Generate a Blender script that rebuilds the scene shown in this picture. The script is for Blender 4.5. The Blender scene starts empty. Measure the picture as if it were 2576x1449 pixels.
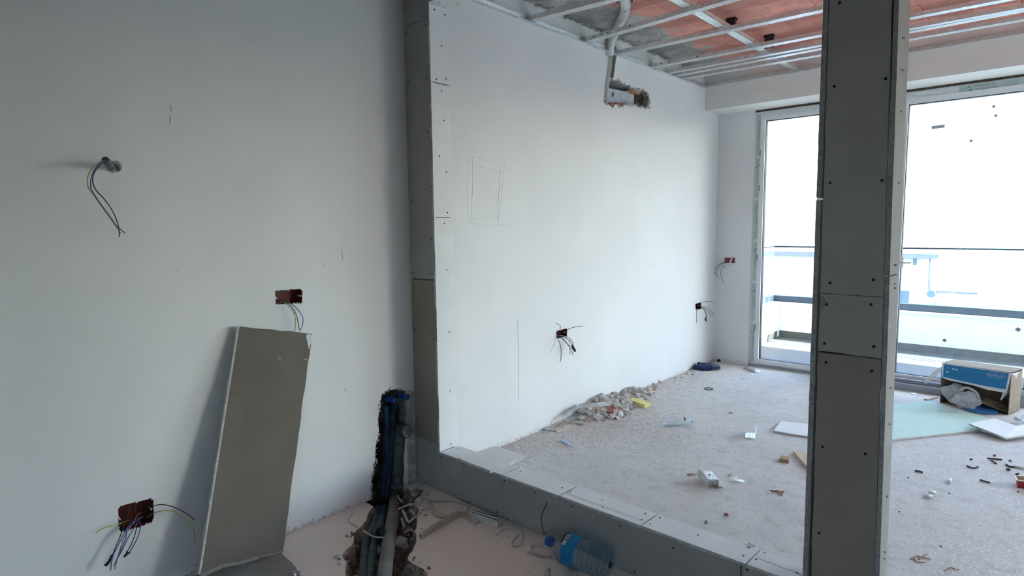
import bpy, math, random
from mathutils import Vector as V, Matrix, noise
from mathutils.geometry import delaunay_2d_cdt
random.seed(7)
sc = bpy.context.scene
COL = sc.collection

# ---------------------------------------------------------------- camera
W, H, FPX = 2576.0, 1449.0, 1508.6
YAW, PITCH, ROLL = 0.73456, 0.10114, -0.01149
CAM = V((2.5569, 0.0, 1.4))
fw = V((-math.sin(YAW)*math.cos(PITCH), math.cos(YAW)*math.cos(PITCH), -math.sin(PITCH)))
rt = fw.cross(V((0, 0, 1))).normalized(); up = rt.cross(fw)
rt, up = rt*math.cos(ROLL)+up*math.sin(ROLL), up*math.cos(ROLL)-rt*math.sin(ROLL)
cd = bpy.data.cameras.new('camera'); cam = bpy.data.objects.new('camera', cd); COL.objects.link(cam)
cd.sensor_width = 36.0; cd.lens = FPX/W*36.0; cd.clip_start = 0.02; cd.clip_end = 6000
M = Matrix((rt, up, -fw)).transposed().to_4x4(); M.translation = CAM; cam.matrix_world = M
sc.camera = cam

# ---------------------------------------------------------------- world, sun, exposure
wd = bpy.data.worlds.new('sky'); sc.world = wd; wd.use_nodes = True
nt = wd.node_tree; bg = nt.nodes['Background']
sky = nt.nodes.new('ShaderNodeTexSky'); sky.sky_type = 'NISHITA'; sky.sun_disc = False
sky.sun_elevation = math.radians(47); sky.sun_rotation = math.radians(62)
sky.air_density = 1.0; sky.dust_density = 1.7; sky.ozone_density = 1.0
nt.links.new(sky.outputs[0], bg.inputs[0]); bg.inputs[1].default_value = 0.76
sd = bpy.data.lights.new('sun', 'SUN'); sd.energy = 15.0; sd.angle = 0.01; sd.color = (1.0, 0.97, 0.92)
sun = bpy.data.objects.new('sun', sd); COL.objects.link(sun)
sun.rotation_euler = V((-0.62, -0.33, -0.71)).to_track_quat('-Z', 'Y').to_euler(); sun.location = (14, 10, 14)
sc.view_settings.view_transform = 'Standard'; sc.view_settings.look = 'None'
sc.view_settings.gamma = 1.0; sc.view_settings.use_curve_mapping = False
sc.view_settings.exposure = 1.70

# ---------------------------------------------------------------- scene constants (metres)
YP, TJ, WJ, HS = 2.018, 0.129, 0.2065, 0.219      # partition: front face, thickness, jamb width, sill height
YC, YB, ZB, ZT, ZS = 5.933, 5.614, 2.4875, 2.69, 2.825   # far wall, beam face, beam underside, ceiling grid, slab

# ---------------------------------------------------------------- helpers
def ray(x, y): return fw + rt*((x-W/2)/FPX) - up*((y-H/2)/FPX)
def hit(x, y, ax, v):
    q = ray(x, y); return CAM + q*((v-CAM[ax])/q[ax])
def FL(x, y, z=0.0): return hit(x, y, 2, z)
def WL(x, y, X=0.0): return hit(x, y, 0, X)
def PY(x, y, Y): return hit(x, y, 1, Y)
def cr(ox, oy, s, pts): return [(ox+a/s, oy+b/s) for a, b in pts]

class MB:
    def __init__(s): s.v = []; s.f = []; s.m = []
    def add(s, vs, fs, mi=0):
        b = len(s.v); s.v += [V(p) for p in vs]
        for f in fs: s.f.append([i+b for i in f]); s.m.append(mi)
        return s
    def box(s, a, b, mi=0):
        x0, y0, z0 = a; x1, y1, z1 = b
        return s.add([(x0,y0,z0),(x1,y0,z0),(x1,y1,z0),(x0,y1,z0),(x0,y0,z1),(x1,y0,z1),(x1,y1,z1),(x0,y1,z1)],
            [(0,3,2,1),(4,5,6,7),(0,1,5,4),(1,2,6,5),(2,3,7,6),(3,0,4,7)], mi)
    def obox(s, c, ax, ay, az, mi=0):      # centre and three half-axis vectors
        c, ax, ay, az = V(c), V(ax), V(ay), V(az)
        vs = [c+ax*i+ay*j+az*k for k in (-1,1) for i, j in ((-1,-1),(1,-1),(1,1),(-1,1))]
        return s.add(vs, [(0,3,2,1),(4,5,6,7),(0,1,5,4),(1,2,6,5),(2,3,7,6),(3,0,4,7)], mi)
    def plate(s, pts, off, mi=0, me=None):  # polygon extruded by off
        n = len(pts); me = mi if me is None else me
        b = len(s.v); s.v += [V(p) for p in pts] + [V(p)+V(off) for p in pts]
        s.f.append(list(range(b, b+n))); s.m.append(mi)
        s.f.append(list(range(b+2*n-1, b+n-1, -1))); s.m.append(mi)
        for i in range(n):
            j = (i+1) % n; s.f.append([b+j, b+i, b+n+i, b+n+j]); s.m.append(me)
        return s
    def tube(s, pts, r, n=8, cap=True, mi=0):
        pts = [V(p) for p in pts]; rs = r if isinstance(r, (list, tuple)) else [r]*len(pts)
        b = len(s.v); prev = None
        for i, p in enumerate(pts):
            t = (pts[min(i+1, len(pts)-1)] - pts[max(i-1, 0)])
            t = t.normalized() if t.length > 1e-9 else V((0,0,1))
            if prev is None:
                a = t.cross(V((0,0,1)) if abs(t.z) < .9 else V((1,0,0))).normalized()
            else:
                a = (prev - t*prev.dot(t)); a = a.normalized() if a.length > 1e-6 else t.orthogonal().normalized()
            prev = a; c = t.cross(a)
            for k in range(n):
                th = 2*math.pi*k/n; s.v.append(p+(a*math.cos(th)+c*math.sin(th))*rs[i])
        for i in range(len(pts)-1):
            for k in range(n):
                k2 = (k+1) % n
                s.f.append([b+i*n+k, b+i*n+k2, b+(i+1)*n+k2, b+(i+1)*n+k]); s.m.append(mi)
        if cap:
            s.f.append([b+k for k in range(n)][::-1]); s.m.append(mi)
            e = b+(len(pts)-1)*n; s.f.append([e+k for k in range(n)]); s.m.append(mi)
        return s

def smooth(pts, k=6):                      # Catmull-Rom through the given points
    P = [V(p) for p in pts]
    if len(P) < 3: return P
    P = [P[0]*2-P[1]] + P + [P[-1]*2-P[-2]]; out = []
    for i in range(1, len(P)-2):
        for j in range(k):
            t = j/k; a, b, c, d = P[i-1], P[i], P[i+1], P[i+2]
            out.append(0.5*((2*b)+(c-a)*t+(2*a-5*b+4*c-d)*t*t+(3*b-a-3*c+d)*t**3))
    out.append(P[-2]); return out

def rag(pts, step, amp, n=None, skip=()):   # break the edges of a planar polygon, jittering inside its plane
    P = [V(p) for p in pts]
    nrm = (P[1]-P[0]).cross(P[2]-P[1]).normalized(); out = []
    for i in range(len(P)):
        a, b = P[i], P[(i+1) % len(P)]; d = b-a; L = d.length
        k = 1 if i in skip else max(1, int(L/step)); side = d.normalized().cross(nrm)
        out.append(a)
        for j in range(1, k): out.append(a+d*((j+random.uniform(-.25,.25))/k)+side*random.uniform(-amp, amp))
    return out

ORG = {}
def finish(o, name, parent, org):
    COL.objects.link(o)
    if parent is not None:
        o.parent = parent; o.location = org-ORG[parent.name]
    else: o.location = org
    ORG[o.name] = org.copy(); return o
def obj(name, mb, mats, parent=None, sm=False, label=None, cat=None, group=None, kind=None):
    vs = mb.v; lo = V([min(v[i] for v in vs) for i in range(3)]); hi = V([max(v[i] for v in vs) for i in range(3)])
    org = V(((lo.x+hi.x)/2, (lo.y+hi.y)/2, lo.z))
    me = bpy.data.meshes.new(name); me.from_pydata([v-org for v in vs], [], mb.f)
    if not isinstance(mats, (list, tuple)): mats = [mats]
    for m in mats: me.materials.append(m)
    if len(mats) > 1: me.polygons.foreach_set('material_index', mb.m)
    if sm: me.polygons.foreach_set('use_smooth', [True]*len(me.polygons))
    me.update()
    o = finish(bpy.data.objects.new(name, me), name, parent, org)
    return tag(o, label, cat, group, kind)
def tag(o, label=None, cat=None, group=None, kind=None):
    if label: o['label'] = label
    if cat: o['category'] = cat
    if group: o['group'] = group
    if kind: o['kind'] = kind
    return o
def thing(name, loc, label=None, cat=None, group=None, kind=None):
    o = bpy.data.objects.new(name, None); o.empty_display_size = .1
    return tag(finish(o, name, None, V(loc)), label, cat, group, kind)
def inst(name, src, parent, loc, rot=None, scl=None):   # another object on the same mesh
    o = bpy.data.objects.new(name, src.data)
    finish(o, name, parent, V(loc))
    if rot is not None: o.rotation_euler = rot
    if scl is not None: o.scale = scl
    return o
def text_mesh(s, size, mat, name, parent, loc, xdir, ydir, thick=0.0003):
    cu = bpy.data.curves.new('t', 'FONT'); cu.body = s; cu.size = size; cu.extrude = thick
    cu.align_x = 'CENTER'; cu.align_y = 'CENTER'; cu.resolution_u = 2
    t = bpy.data.objects.new('t', cu); COL.objects.link(t)
    dg = bpy.context.evaluated_depsgraph_get()
    me = bpy.data.meshes.new_from_object(t.evaluated_get(dg)); bpy.data.objects.remove(t); bpy.data.curves.remove(cu)
    me.materials.clear(); me.materials.append(mat)
    x = V(xdir).normalized(); z = x.cross(V(ydir)).normalized(); y = z.cross(x)
    R = Matrix((x, y, z)).transposed(); me.transform(R.to_4x4())
    return finish(bpy.data.objects.new(name, me), name, parent, V(loc))

# ---------------------------------------------------------------- materials
def mat(name, col, rough=.8, metal=0.0, var=.06, scale=8.0, bump=0.0, bscale=60.0, col2=None, fac=(.45,.65), rnd=0.0, spec=.3, detail=6.0):
    m = bpy.data.materials.new(name); m.use_nodes = True
    n = m.node_tree.nodes; l = m.node_tree.links; p = n['Principled BSDF']
    p.inputs['Roughness'].default_value = rough; p.inputs['Metallic'].default_value = metal
    p.inputs['Specular IOR Level'].default_value = spec
    tc = n.new('ShaderNodeTexCoord'); geo = n.new('ShaderNodeNewGeometry')
    nz = n.new('ShaderNodeTexNoise'); nz.inputs['Scale'].default_value = scale; nz.inputs['Detail'].default_value = detail
    l.new(geo.outputs['Position'], nz.inputs['Vector'])
    rp = n.new('ShaderNodeValToRGB'); l.new(nz.outputs['Fac'], rp.inputs[0])
    c = V(col)
    if col2 is None: a, b = c*(1-var), c*(1+var)
    else: a, b = c, V(col2)
    rp.color_ramp.elements[0].position = fac[0]; rp.color_ramp.elements[0].color = (*a, 1)
    rp.color_ramp.elements[1].position = fac[1]; rp.color_ramp.elements[1].color = (*b, 1)
    out = rp.outputs[0]
    if rnd:
        oi = n.new('ShaderNodeObjectInfo'); hs = n.new('ShaderNodeHueSaturation')
        mr = n.new('ShaderNodeMapRange'); mr.inputs[3].default_value = 1-rnd; mr.inputs[4].default_value = 1+rnd
        l.new(oi.outputs['Random'], mr.inputs[0]); l.new(mr.outputs[0], hs.inputs['Value']); l.new(out, hs.inputs['Color']); out = hs.outputs[0]
    l.new(out, p.inputs['Base Color'])
    if bump:
        b2 = n.new('ShaderNodeTexNoise'); b2.inputs['Scale'].default_value = bscale; b2.inputs['Detail'].default_value = 8
        l.new(geo.outputs['Position'], b2.inputs['Vector'])
        bp = n.new('ShaderNodeBump'); bp.inputs['Strength'].default_value = 1.0; bp.inputs['Distance'].default_value = bump
        l.new(b2.outputs['Fac'], bp.inputs['Height']); l.new(bp.outputs[0], p.inputs['Normal'])
    return m
def ramp_mix(m, scale, lo, hi, col, stretch=None, height=None):   # lay a second noise-shaped colour over a material
    n = m.node_tree.nodes; l = m.node_tree.links; p = n['Principled BSDF']
    src = p.inputs['Base Color'].links[0].from_socket
    geo = n.new('ShaderNodeNewGeometry'); nz = n.new('ShaderNodeTexNoise'); nz.inputs['Scale'].default_value = scale; nz.inputs['Detail'].default_value = 8
    if stretch:
        mp = n.new('ShaderNodeMapping'); mp.inputs['Scale'].default_value = stretch
        l.new(geo.outputs['Position'], mp.inputs[0]); l.new(mp.outputs[0], nz.inputs['Vector'])
    else: l.new(geo.outputs['Position'], nz.inputs['Vector'])
    mr = n.new('ShaderNodeMapRange'); mr.inputs[1].default_value = lo; mr.inputs[2].default_value = hi
    val = nz.outputs['Fac']
    if height:                                     # (axis, from, to, gain): stain belonging to one stretch of the surface
        sp = n.new('ShaderNodeSeparateXYZ'); l.new(geo.outputs['Position'], sp.inputs[0])
        h = n.new('ShaderNodeMapRange'); h.inputs[1].default_value = height[1]; h.inputs[2].default_value = height[2]
        h.inputs[3].default_value = height[3]; h.inputs[4].default_value = 0
        l.new(sp.outputs[height[0]], h.inputs[0])
        ad = n.new('ShaderNodeMath'); ad.operation = 'ADD'; l.new(val, ad.inputs[0]); l.new(h.outputs[0], ad.inputs[1]); val = ad.outputs[0]
    l.new(val, mr.inputs[0])
    mx = n.new('ShaderNodeMixRGB'); mx.inputs[2].default_value = (*col, 1)
    l.new(mr.outputs[0], mx.inputs[0]); l.new(src, mx.inputs[1]); l.new(mx.outputs[0], p.inputs['Base Color'])
    return m
def clear(name, tint, gloss=.08, film=0.0, filmcol=(.8,.85,.9), rough=.05, fv=.5):
    m = bpy.data.materials.new(name); m.use_nodes = True; n = m.node_tree.nodes; l = m.node_tree.links
    n.remove(n['Principled BSDF']); o = n['Material Output']
    t = n.new('ShaderNodeBsdfTransparent'); t.inputs[0].default_value = (*tint, 1)
    g = n.new('ShaderNodeBsdfGlossy'); g.inputs['Roughness'].default_value = rough
    fr = n.new('ShaderNodeLayerWeight'); fr.inputs[0].default_value = .5
    pw = n.new('ShaderNodeMath'); pw.operation = 'POWER'; pw.inputs[1].default_value = 5.0; l.new(fr.outputs['Facing'], pw.inputs[0])
    mu = n.new('ShaderNodeMath'); mu.operation = 'MULTIPLY_ADD'; mu.inputs[1].default_value = .6; mu.inputs[2].default_value = gloss*.6; mu.use_clamp = True
    l.new(pw.outputs[0], mu.inputs[0])
    m1 = n.new('ShaderNodeMixShader'); l.new(mu.outputs[0], m1.inputs[0]); l.new(t.outputs[0], m1.inputs[1]); l.new(g.outputs[0], m1.inputs[2])
    last = m1
    if film:
        d = n.new('ShaderNodeBsdfDiffuse'); d.inputs[0].default_value = (*filmcol, 1)
        tr = n.new('ShaderNodeBsdfTranslucent'); tr.inputs[0].default_value = (*filmcol, 1)
        m2 = n.new('ShaderNodeMixShader'); m2.inputs[0].default_value = .5; l.new(d.outputs[0], m2.inputs[1]); l.new(tr.outputs[0], m2.inputs[2])
        nz = n.new('ShaderNodeTexNoise'); nz.inputs['Scale'].default_value = 40; geo = n.new('ShaderNodeNewGeometry'); l.new(geo.outputs['Position'], nz.inputs['Vector'])
        mr = n.new('ShaderNodeMapRange'); mr.inputs[1].default_value = .35; mr.inputs[2].default_value = .7
        mr.inputs[3].default_value = film*(1-fv); mr.inputs[4].default_value = min(1, film*(1+fv)); l.new(nz.outputs['Fac'], mr.inputs[0])
        m3 = n.new('ShaderNodeMixShader'); l.new(mr.outputs[0], m3.inputs[0]); l.new(m1.outputs[0], m3.inputs[1]); l.new(m2.outputs[0], m3.inputs[2]); last = m3
    l.new(last.outputs[0], o.inputs['Surface']); return m

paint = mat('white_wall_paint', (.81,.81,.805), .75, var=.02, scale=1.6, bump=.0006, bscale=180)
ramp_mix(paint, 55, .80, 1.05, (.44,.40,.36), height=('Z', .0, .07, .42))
plaster = mat('rough_plaster', (.52,.50,.47), .95, var=.2, scale=20, bump=.006, bscale=70)
broken = mat('broken_masonry', (.20,.17,.15), .95, col2=(.36,.30,.26), scale=25, bump=.01, bscale=60)
beamp = mat('warm_white_plaster', (.86,.85,.82), .8, var=.02, scale=2)
gyp = mat('grey_board_paper', (.37,.36,.34), .85, var=.04, scale=5, bump=.0002, bscale=300)
ramp_mix(gyp, 45, .72, .78, (.55,.53,.50), (1, 1, .25))
gypb = mat('brown_board_paper', (.30,.265,.225), .85, var=.05, scale=4, bump=.0002, bscale=300)
ramp_mix(gypb, 30, .73, .78, (.48,.45,.42), (1, 1, .2))
gypl = mat('light_board_paper', (.82,.83,.83), .8, var=.03, scale=4)
gypc = mat('chalky_board_edge', (.60,.585,.56), .95, var=.15, scale=60, bump=.002, bscale=200)
gypg = mat('green_board_paper', (.54,.70,.64), .8, var=.03, scale=5)
board_lean = mat('dusty_brown_board_paper', (.165,.145,.12), .85, var=.06, scale=5)
ramp_mix(board_lean, 28, .70, .76, (.42,.39,.35), (1, .6, .3))
screwm = mat('dark_screw', (.02,.02,.022), .5, .5, var=.1)
galv = mat('galvanised_steel', (.82,.83,.83), .42, .72, var=.08, scale=30, spec=.5)
galvd = mat('dull_dark_and_backlit_steel', (.07,.065,.065), .5, .3, var=.1, scale=30)  # dark steel parts; on the ceiling hangers the darkness is painted backlight
rubber = mat('black_rubber', (.02,.02,.02), .7, var=.1)
brick = mat('terracotta_ceiling_tile', (.80,.37,.30), .9, var=.12, scale=5, bump=.002, bscale=90, rnd=.10)
ramp_mix(brick, 30, .66, .74, (.12,.08,.07), (.35, 1.6, 1))
ramp_mix(brick, 3.0, .50, .75, (.62,.28,.22), (.5, 1, 1))
ramp_mix(brick, 9, .70, .84, (.50,.48,.45), height=('X', .30, .50, .34))
conc = mat('rough_concrete', (.38,.37,.35), .95, col2=(.58,.56,.53), scale=9, bump=.006, bscale=60)
ramp_mix(conc, 70, .62, .68, (.07,.07,.07))
pvc = mat('white_window_pvc', (.80,.81,.82), .35, var=.01, spec=.5)
pvcd = mat('grey_track_aluminium', (.33,.35,.39), .45, .3, var=.03)
gask = mat('black_gasket', (.015,.016,.022), .6, var=.1)
foam = mat('dark_mounting_foam', (.10,.08,.065), .95, var=.3, scale=60, bump=.004, bscale=90)
tape = mat('pale_green_protective_tape', (.55,.64,.60), .4, var=.03, scale=6)
tapet = mat('green_tape_print', (.20,.36,.31), .5, var=.03)
greyt = mat('grey_print', (.24,.29,.30), .5, var=.03)
pane = clear('window_glass', (.96,.985,.985), .04)
pane2 = clear('hazy_window_glass', (.92,.975,.985), .05, film=.025, filmcol=(.75,.86,.92))
rail_glass = clear('balustrade_glass', (.93,.975,.985), .05)
stick = mat('grey_sticker', (.35,.38,.46), .6, var=.05)
floorm = mat('dusty_screed', (.56,.555,.55), .92, col2=(.66,.655,.65), scale=2.2, fac=(.35,.68), bump=.0015, bscale=140)
ramp_mix(floorm, 1.4, .45, .75, (.62,.585,.56))
ramp_mix(floorm, 14, .50, .74, (.50,.475,.455))
ramp_mix(floorm, 75, .60, .68, (.42,.38,.355))
ramp_mix(floorm, 140, .62, .67, (.82,.80,.78))
ramp_mix(floorm, 3, .74, .90, (.88,.74,.66), height=('Y', 2.0, 2.05, .55))
dirt = mat('brown_rubble_dirt', (.26,.19,.155), .98, col2=(.50,.42,.36), scale=24, bump=.008, bscale=90)
grit = mat('fine_rubble_grit', (.54,.46,.40), .95, col2=(.68,.61,.56), scale=40)
flake = mat('white_plaster_flakes', (.93,.94,.97), .4, var=.05, scale=80)
stone = mat('grey_rubble', (.46,.43,.40), .95, col2=(.66,.63,.60), scale=18, bump=.003, bscale=120, rnd=.28)
claym = mat('broken_red_clay', (.33,.11,.075), .9, var=.2, scale=30, bump=.002, bscale=100)
bluei = mat('blue_pipe_insulation', (.014,.046,.082), .55, var=.25, scale=40, bump=.001, bscale=90)
bluei2 = mat('dusty_pipe_insulation', (.085,.115,.125), .85, var=.2, scale=25, bump=.0015, bscale=110)
greyp = mat('grey_drain_plastic', (.115,.12,.125), .6, var=.12, scale=20)
greypd = mat('dusty_drain_plastic', (.24,.225,.21), .9, var=.12, scale=12, bump=.0006, bscale=150)
capb = mat('blue_plug_plastic', (.02,.09,.38), .4, var=.12, scale=40)
redbox = mat('dark_red_box_plastic', (.11,.018,.014), .5, var=.12, scale=30)
hole_dark = mat('dark_recess_masonry', (.24,.22,.21), .95, var=.3, scale=40, bump=.004, bscale=90)
w_blue = mat('wire_blue', (.05,.13,.36), .45, var=.03)
w_grey = mat('wire_dark_grey', (.06,.065,.07), .5, var=.05)
w_brown = mat('wire_brown', (.12,.075,.045), .5, var=.05)
w_yg = mat('wire_yellow_green', (.42,.44,.12), .5, var=.05)
w_red = mat('wire_pink_red', (.45,.14,.11), .5, var=.05)
w_white = mat('wire_white', (.62,.62,.60), .5, var=.05)
w_tape = mat('dark_insulating_tape', (.018,.026,.05), .45, var=.15)
woodd = mat('dusty_lath_wood', (.50,.44,.37), .95, var=.12, scale=14, bump=.0015, bscale=90)
ramp_mix(woodd, 40, .5, .7, (.62,.56,.49), (1, 1, 3))
woodl = mat('pale_raw_wood', (.60,.47,.34), .8, var=.08, scale=10)
woodb = mat('brown_raw_wood', (.42,.29,.20), .85, var=.12, scale=25)
twigm = mat('dark_twig', (.05,.045,.045), .9, var=.3, scale=50)
strap = mat('dusty_flat_cable', (.56,.525,.48), .9, var=.12, scale=30)
sponge = mat('yellow_sponge', (.78,.72,.30), .95, var=.04, scale=30, bump=.001, bscale=300)
blued = mat('blue_plate_shard', (.46,.58,.70), .5, var=.04)
navy = mat('navy_cloth', (.015,.03,.12), .9, col2=(.06,.08,.12), scale=18, bump=.003, bscale=70)
hosew = mat('white_pipe_lagging', (.74,.74,.72), .75, var=.05, scale=14, bump=.002, bscale=40)
foil = mat('pale_foil_wrap', (.60,.65,.70), .45, .2, var=.10, scale=18, bump=.003, bscale=30)
amber = mat('amber_foam', (.55,.32,.12), .9, var=.3, scale=30, bump=.004, bscale=80)
browni = mat('brown_brick_core', (.20,.115,.06), .9, var=.35, scale=22, bump=.006, bscale=60)
card = mat('brown_cardboard', (.30,.23,.165), .9, var=.07, scale=20)
cardw = mat('white_cardboard', (.74,.75,.77), .85, var=.03, scale=10)
cardb = mat('blue_printed_cardboard', (.025,.20,.42), .6, var=.06, scale=20)
cardp = mat('pale_print', (.40,.55,.68), .6, var=.05)
bagm = clear('crumpled_bag_film', (.93,.94,.97), .10, film=.80, filmcol=(.90,.91,.95), rough=.25, fv=.15)
pet = clear('clear_bottle_plastic', (.93,.965,.985), .12, film=.16, filmcol=(.86,.92,.97), rough=.08)
petb = clear('bluish_bottle_plastic', (.82,.90,.955), .05, film=.09, filmcol=(.34,.46,.56), rough=.22)
watm = clear('bottle_water', (.97,.985,.99), .12, film=.02)
labb = mat('blue_bottle_label', (.02,.22,.48), .5, var=.08, scale=60)
labw = mat('white_bottle_label', (.62,.63,.68), .5, var=.04)
labg = mat('dark_green_label', (.012,.03,.012), .5, var=.1)
labt = mat('dark_label_print', (.02,.022,.05), .5, var=.05)
labr = mat('red_bottle_label', (.32,.03,.04), .5, var=.1)
lidb = mat('blue_lid_plastic', (.06,.24,.60), .4, var=.05)
trayr = mat('red_tray_plastic', (.36,.045,.04), .4, var=.06)
trayw = mat('white_tray_plastic', (.78,.77,.75), .45, var=.03)
food = mat('dried_food', (.50,.38,.25), .8, var=.2, scale=60)
extw = mat('white_exterior_render', (.76,.76,.74), .85, var=.02, scale=3)
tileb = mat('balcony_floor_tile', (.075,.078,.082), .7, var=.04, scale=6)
skirt = mat('grey_skirting_tile', (.075,.075,.07), .8, var=.08, scale=18)
bandm = mat('slate_balustrade_channel', (.024,.036,.052), .6, .0, var=.15, scale=4)
grille = mat('drain_grille_metal', (.5,.52,.55), .4, .6, var=.1)
roofm = mat('pale_roof_tile', (.22,.20,.20), .9, var=.05)
shade = mat('pale_blue_shutter', (.12,.16,.19), .8, var=.04)
seam = bpy.data.materials.new('turquoise_sea'); seam.use_nodes = True
_n = seam.node_tree.nodes; _l = seam.node_tree.links; _p = _n['Principled BSDF']
_p.inputs['Roughness'].default_value = .35; _p.inputs['Specular IOR Level'].default_value = .08
_g = _n.new('ShaderNodeNewGeometry'); _mp = _n.new('ShaderNodeMapping'); _mp.inputs['Scale'].default_value = (.03, .12, 1)
_z = _n.new('ShaderNodeTexNoise'); _z.inputs['Scale'].default_value = 1; _z.inputs['Detail'].default_value = 8
_l.new(_g.outputs['Position'], _mp.inputs[0]); _l.new(_mp.outputs[0], _z.inputs['Vector'])
_r = _n.new('ShaderNodeValToRGB'); _r.color_ramp.elements[0].position = .4; _r.color_ramp.elements[1].position = .62
_r.color_ramp.elements[0].color = (.0035,.05,.06,1); _r.color_ramp.elements[1].color = (.006,.065,.075,1)
_l.new(_z.outputs['Fac'], _r.inputs[0]); _l.new(_r.outputs[0], _p.inputs['Base Color'])

# ---------------------------------------------------------------- the setting: left wall with its openings
def inside(p, poly):
    c = False; n = len(poly)
    for i in range(n):
        a, b = poly[i], poly[i-1]
        if (a[1] > p[1]) != (b[1] > p[1]) and p[0] < (b[0]-a[0])*(p[1]-a[1])/(b[1]-a[1])+a[0]: c = not c
    return c
def sheet_with_holes(outer, holes, extra=()):
    vs, es = [], []
    for poly in [outer]+holes:
        b = len(vs); vs += [V((p[0], p[1])) for p in poly]; es += [(b+i, b+(i+1) % len(poly)) for i in range(len(poly))]
    vs += [V(p) for p in extra]
    ov, oe, of, *_ = delaunay_2d_cdt(vs, es, [], 0, 1e-6)
    keep = []
    for f in of:
        c = sum((ov[i] for i in f), V((0, 0)))/len(f)
        if inside(c, outer) and not any(inside(c, h) for h in holes): keep.append(f)
    return ov, keep
def jag(poly, step, amp):
    out = []
    for i in range(len(poly)):
        a, b = V(poly[i]), V(poly[(i+1) % len(poly)]); d = b-a; k = max(1, int(d.length/step))
        nn = V((-d.y, d.x)).normalized() if d.length else d
        for j in range(k): out.append(a+d*(j/k)+(nn*random.uniform(-amp, amp) if j else V((0, 0))))
    return out
def wpoly(pts): return [(q.y, q.z) for q in (WL(*p) for p in pts)]

chase_px = cr(800, 940, 2.846, [(455,150),(440,260),(430,330),(437,430),(412,520),(410,600),(398,680),(384,760),(380,830),(385,900),(396,955),
    (402,1010),(640,900),(618,850),(610,760),(614,620),(625,480),(640,330),(650,190),(665,160),(645,132),(605,118),(560,110),(490,122)])
chase = [(y, max(z, .002)) for y, z in wpoly(chase_px)]
chase[11] = (chase[10][0]+.012, .002); chase[10] = (chase[10][0], .02); chase[12] = (1.952, .002)
ac_px = cr(1500, 160, 10.35, [(200,1000),(215,830),(255,650),(290,470),(330,430),(420,420),(560,440),(640,500),(720,540),(850,560),(920,640),(1050,690),(1130,690),(1240,690),(1320,760),(1365,850),(1365,1100),(1280,1150),(1100,1110),(1000,1080),(800,1040),(740,1070),(640,1130),(560,1060),(490,1060),(430,1160),(330,1060)])
ac = wpoly(ac_px)
slot_px = [(1534,210),(1533,175),(1536,138),(1537,118),(1549,118),(1551,140),(1546,175),(1543,205)]
slot = wpoly(slot_px)
# merge slot above the big hole into two holes with a small web left between them
slot = [(y, max(z, ac[5][1]+.012)) for y, z in slot]
def rect_px(pts): return wpoly(pts)
sock = {
 'a': rect_px([(692,732),(755,726),(761,733),(760,762),(754,764),(694,766)]),
 'b': rect_px([(297,1281),(304,1272),(380,1253),(386,1258),(387,1302),(382,1314),(352,1326),(304,1338),(298,1328)]),
 'c': rect_px([(1398,836),(1402,832),(1424,826),(1427,829),(1426,847),(1402,852),(1399,848)]),
 'd': rect_px([(1749,764),(1762,761),(1764,763),(1764,776),(1761,778),(1750,779)]),
}
conduit_c = WL(283, 421)
conduit_hole = [(conduit_c.y+.013*math.cos(t*math.pi/6), conduit_c.z+.013*math.sin(t*math.pi/6)) for t in range(12)]
outer = [(-3.2, 0.0), (chase[10][0]-.0005, 0.0), (1.953, 0.0), (YC+.25, 0.0), (YC+.25, ZS), (-3.2, ZS)]
holes = [(jag(chase, .05, .008), .16), (jag(ac, .03, .006), .13), (jag(slot, .04, .003), .035)] + \
        [(jag(sock[k], .02, .0015), .055) for k in 'abcd'] + [(conduit_hole, .05)]
ov, of = sheet_with_holes(outer, [h for h, d in holes])
cy0, cy1 = min(y for y, z in chase), 1.956
of = [f for f in of if not (max(ov[i].y for i in f) < .035 and cy0 < sum(ov[i].x for i in f)/len(f) < cy1 and max(ov[i].x for i in f) < cy1+.01 and min(ov[i].x for i in f) > chase[10][0]-.03)]
wl = MB(); wl.add([(0, p.x, p.y) for p in ov], of, 0)
for hi_, (h, d) in enumerate(holes):
    n = len(h); mi = (1 if hi_ == 0 else 2 if hi_ < 3 else 3)
    wl.add([(0, p[0], p[1]) for p in h]+[(-d, p[0], p[1]) for p in h], [(i, (i+1) % n, n+(i+1) % n, n+i) for i in range(n) if not (hi_ == 0 and h[i][1] < .025 and h[(i+1) % n][1] < .025)], mi)
    hv, hf = sheet_with_holes(h, [])
    wl.add([(-d, p.x, p.y) for p in hv], hf, mi)
wl.box((-.30, -3.2, -.3), (-.19, YC+.25, ZS+.2), 0)
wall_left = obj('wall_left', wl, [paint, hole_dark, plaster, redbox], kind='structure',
    label='long white painted left wall with socket holes and a pipe chase')
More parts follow.
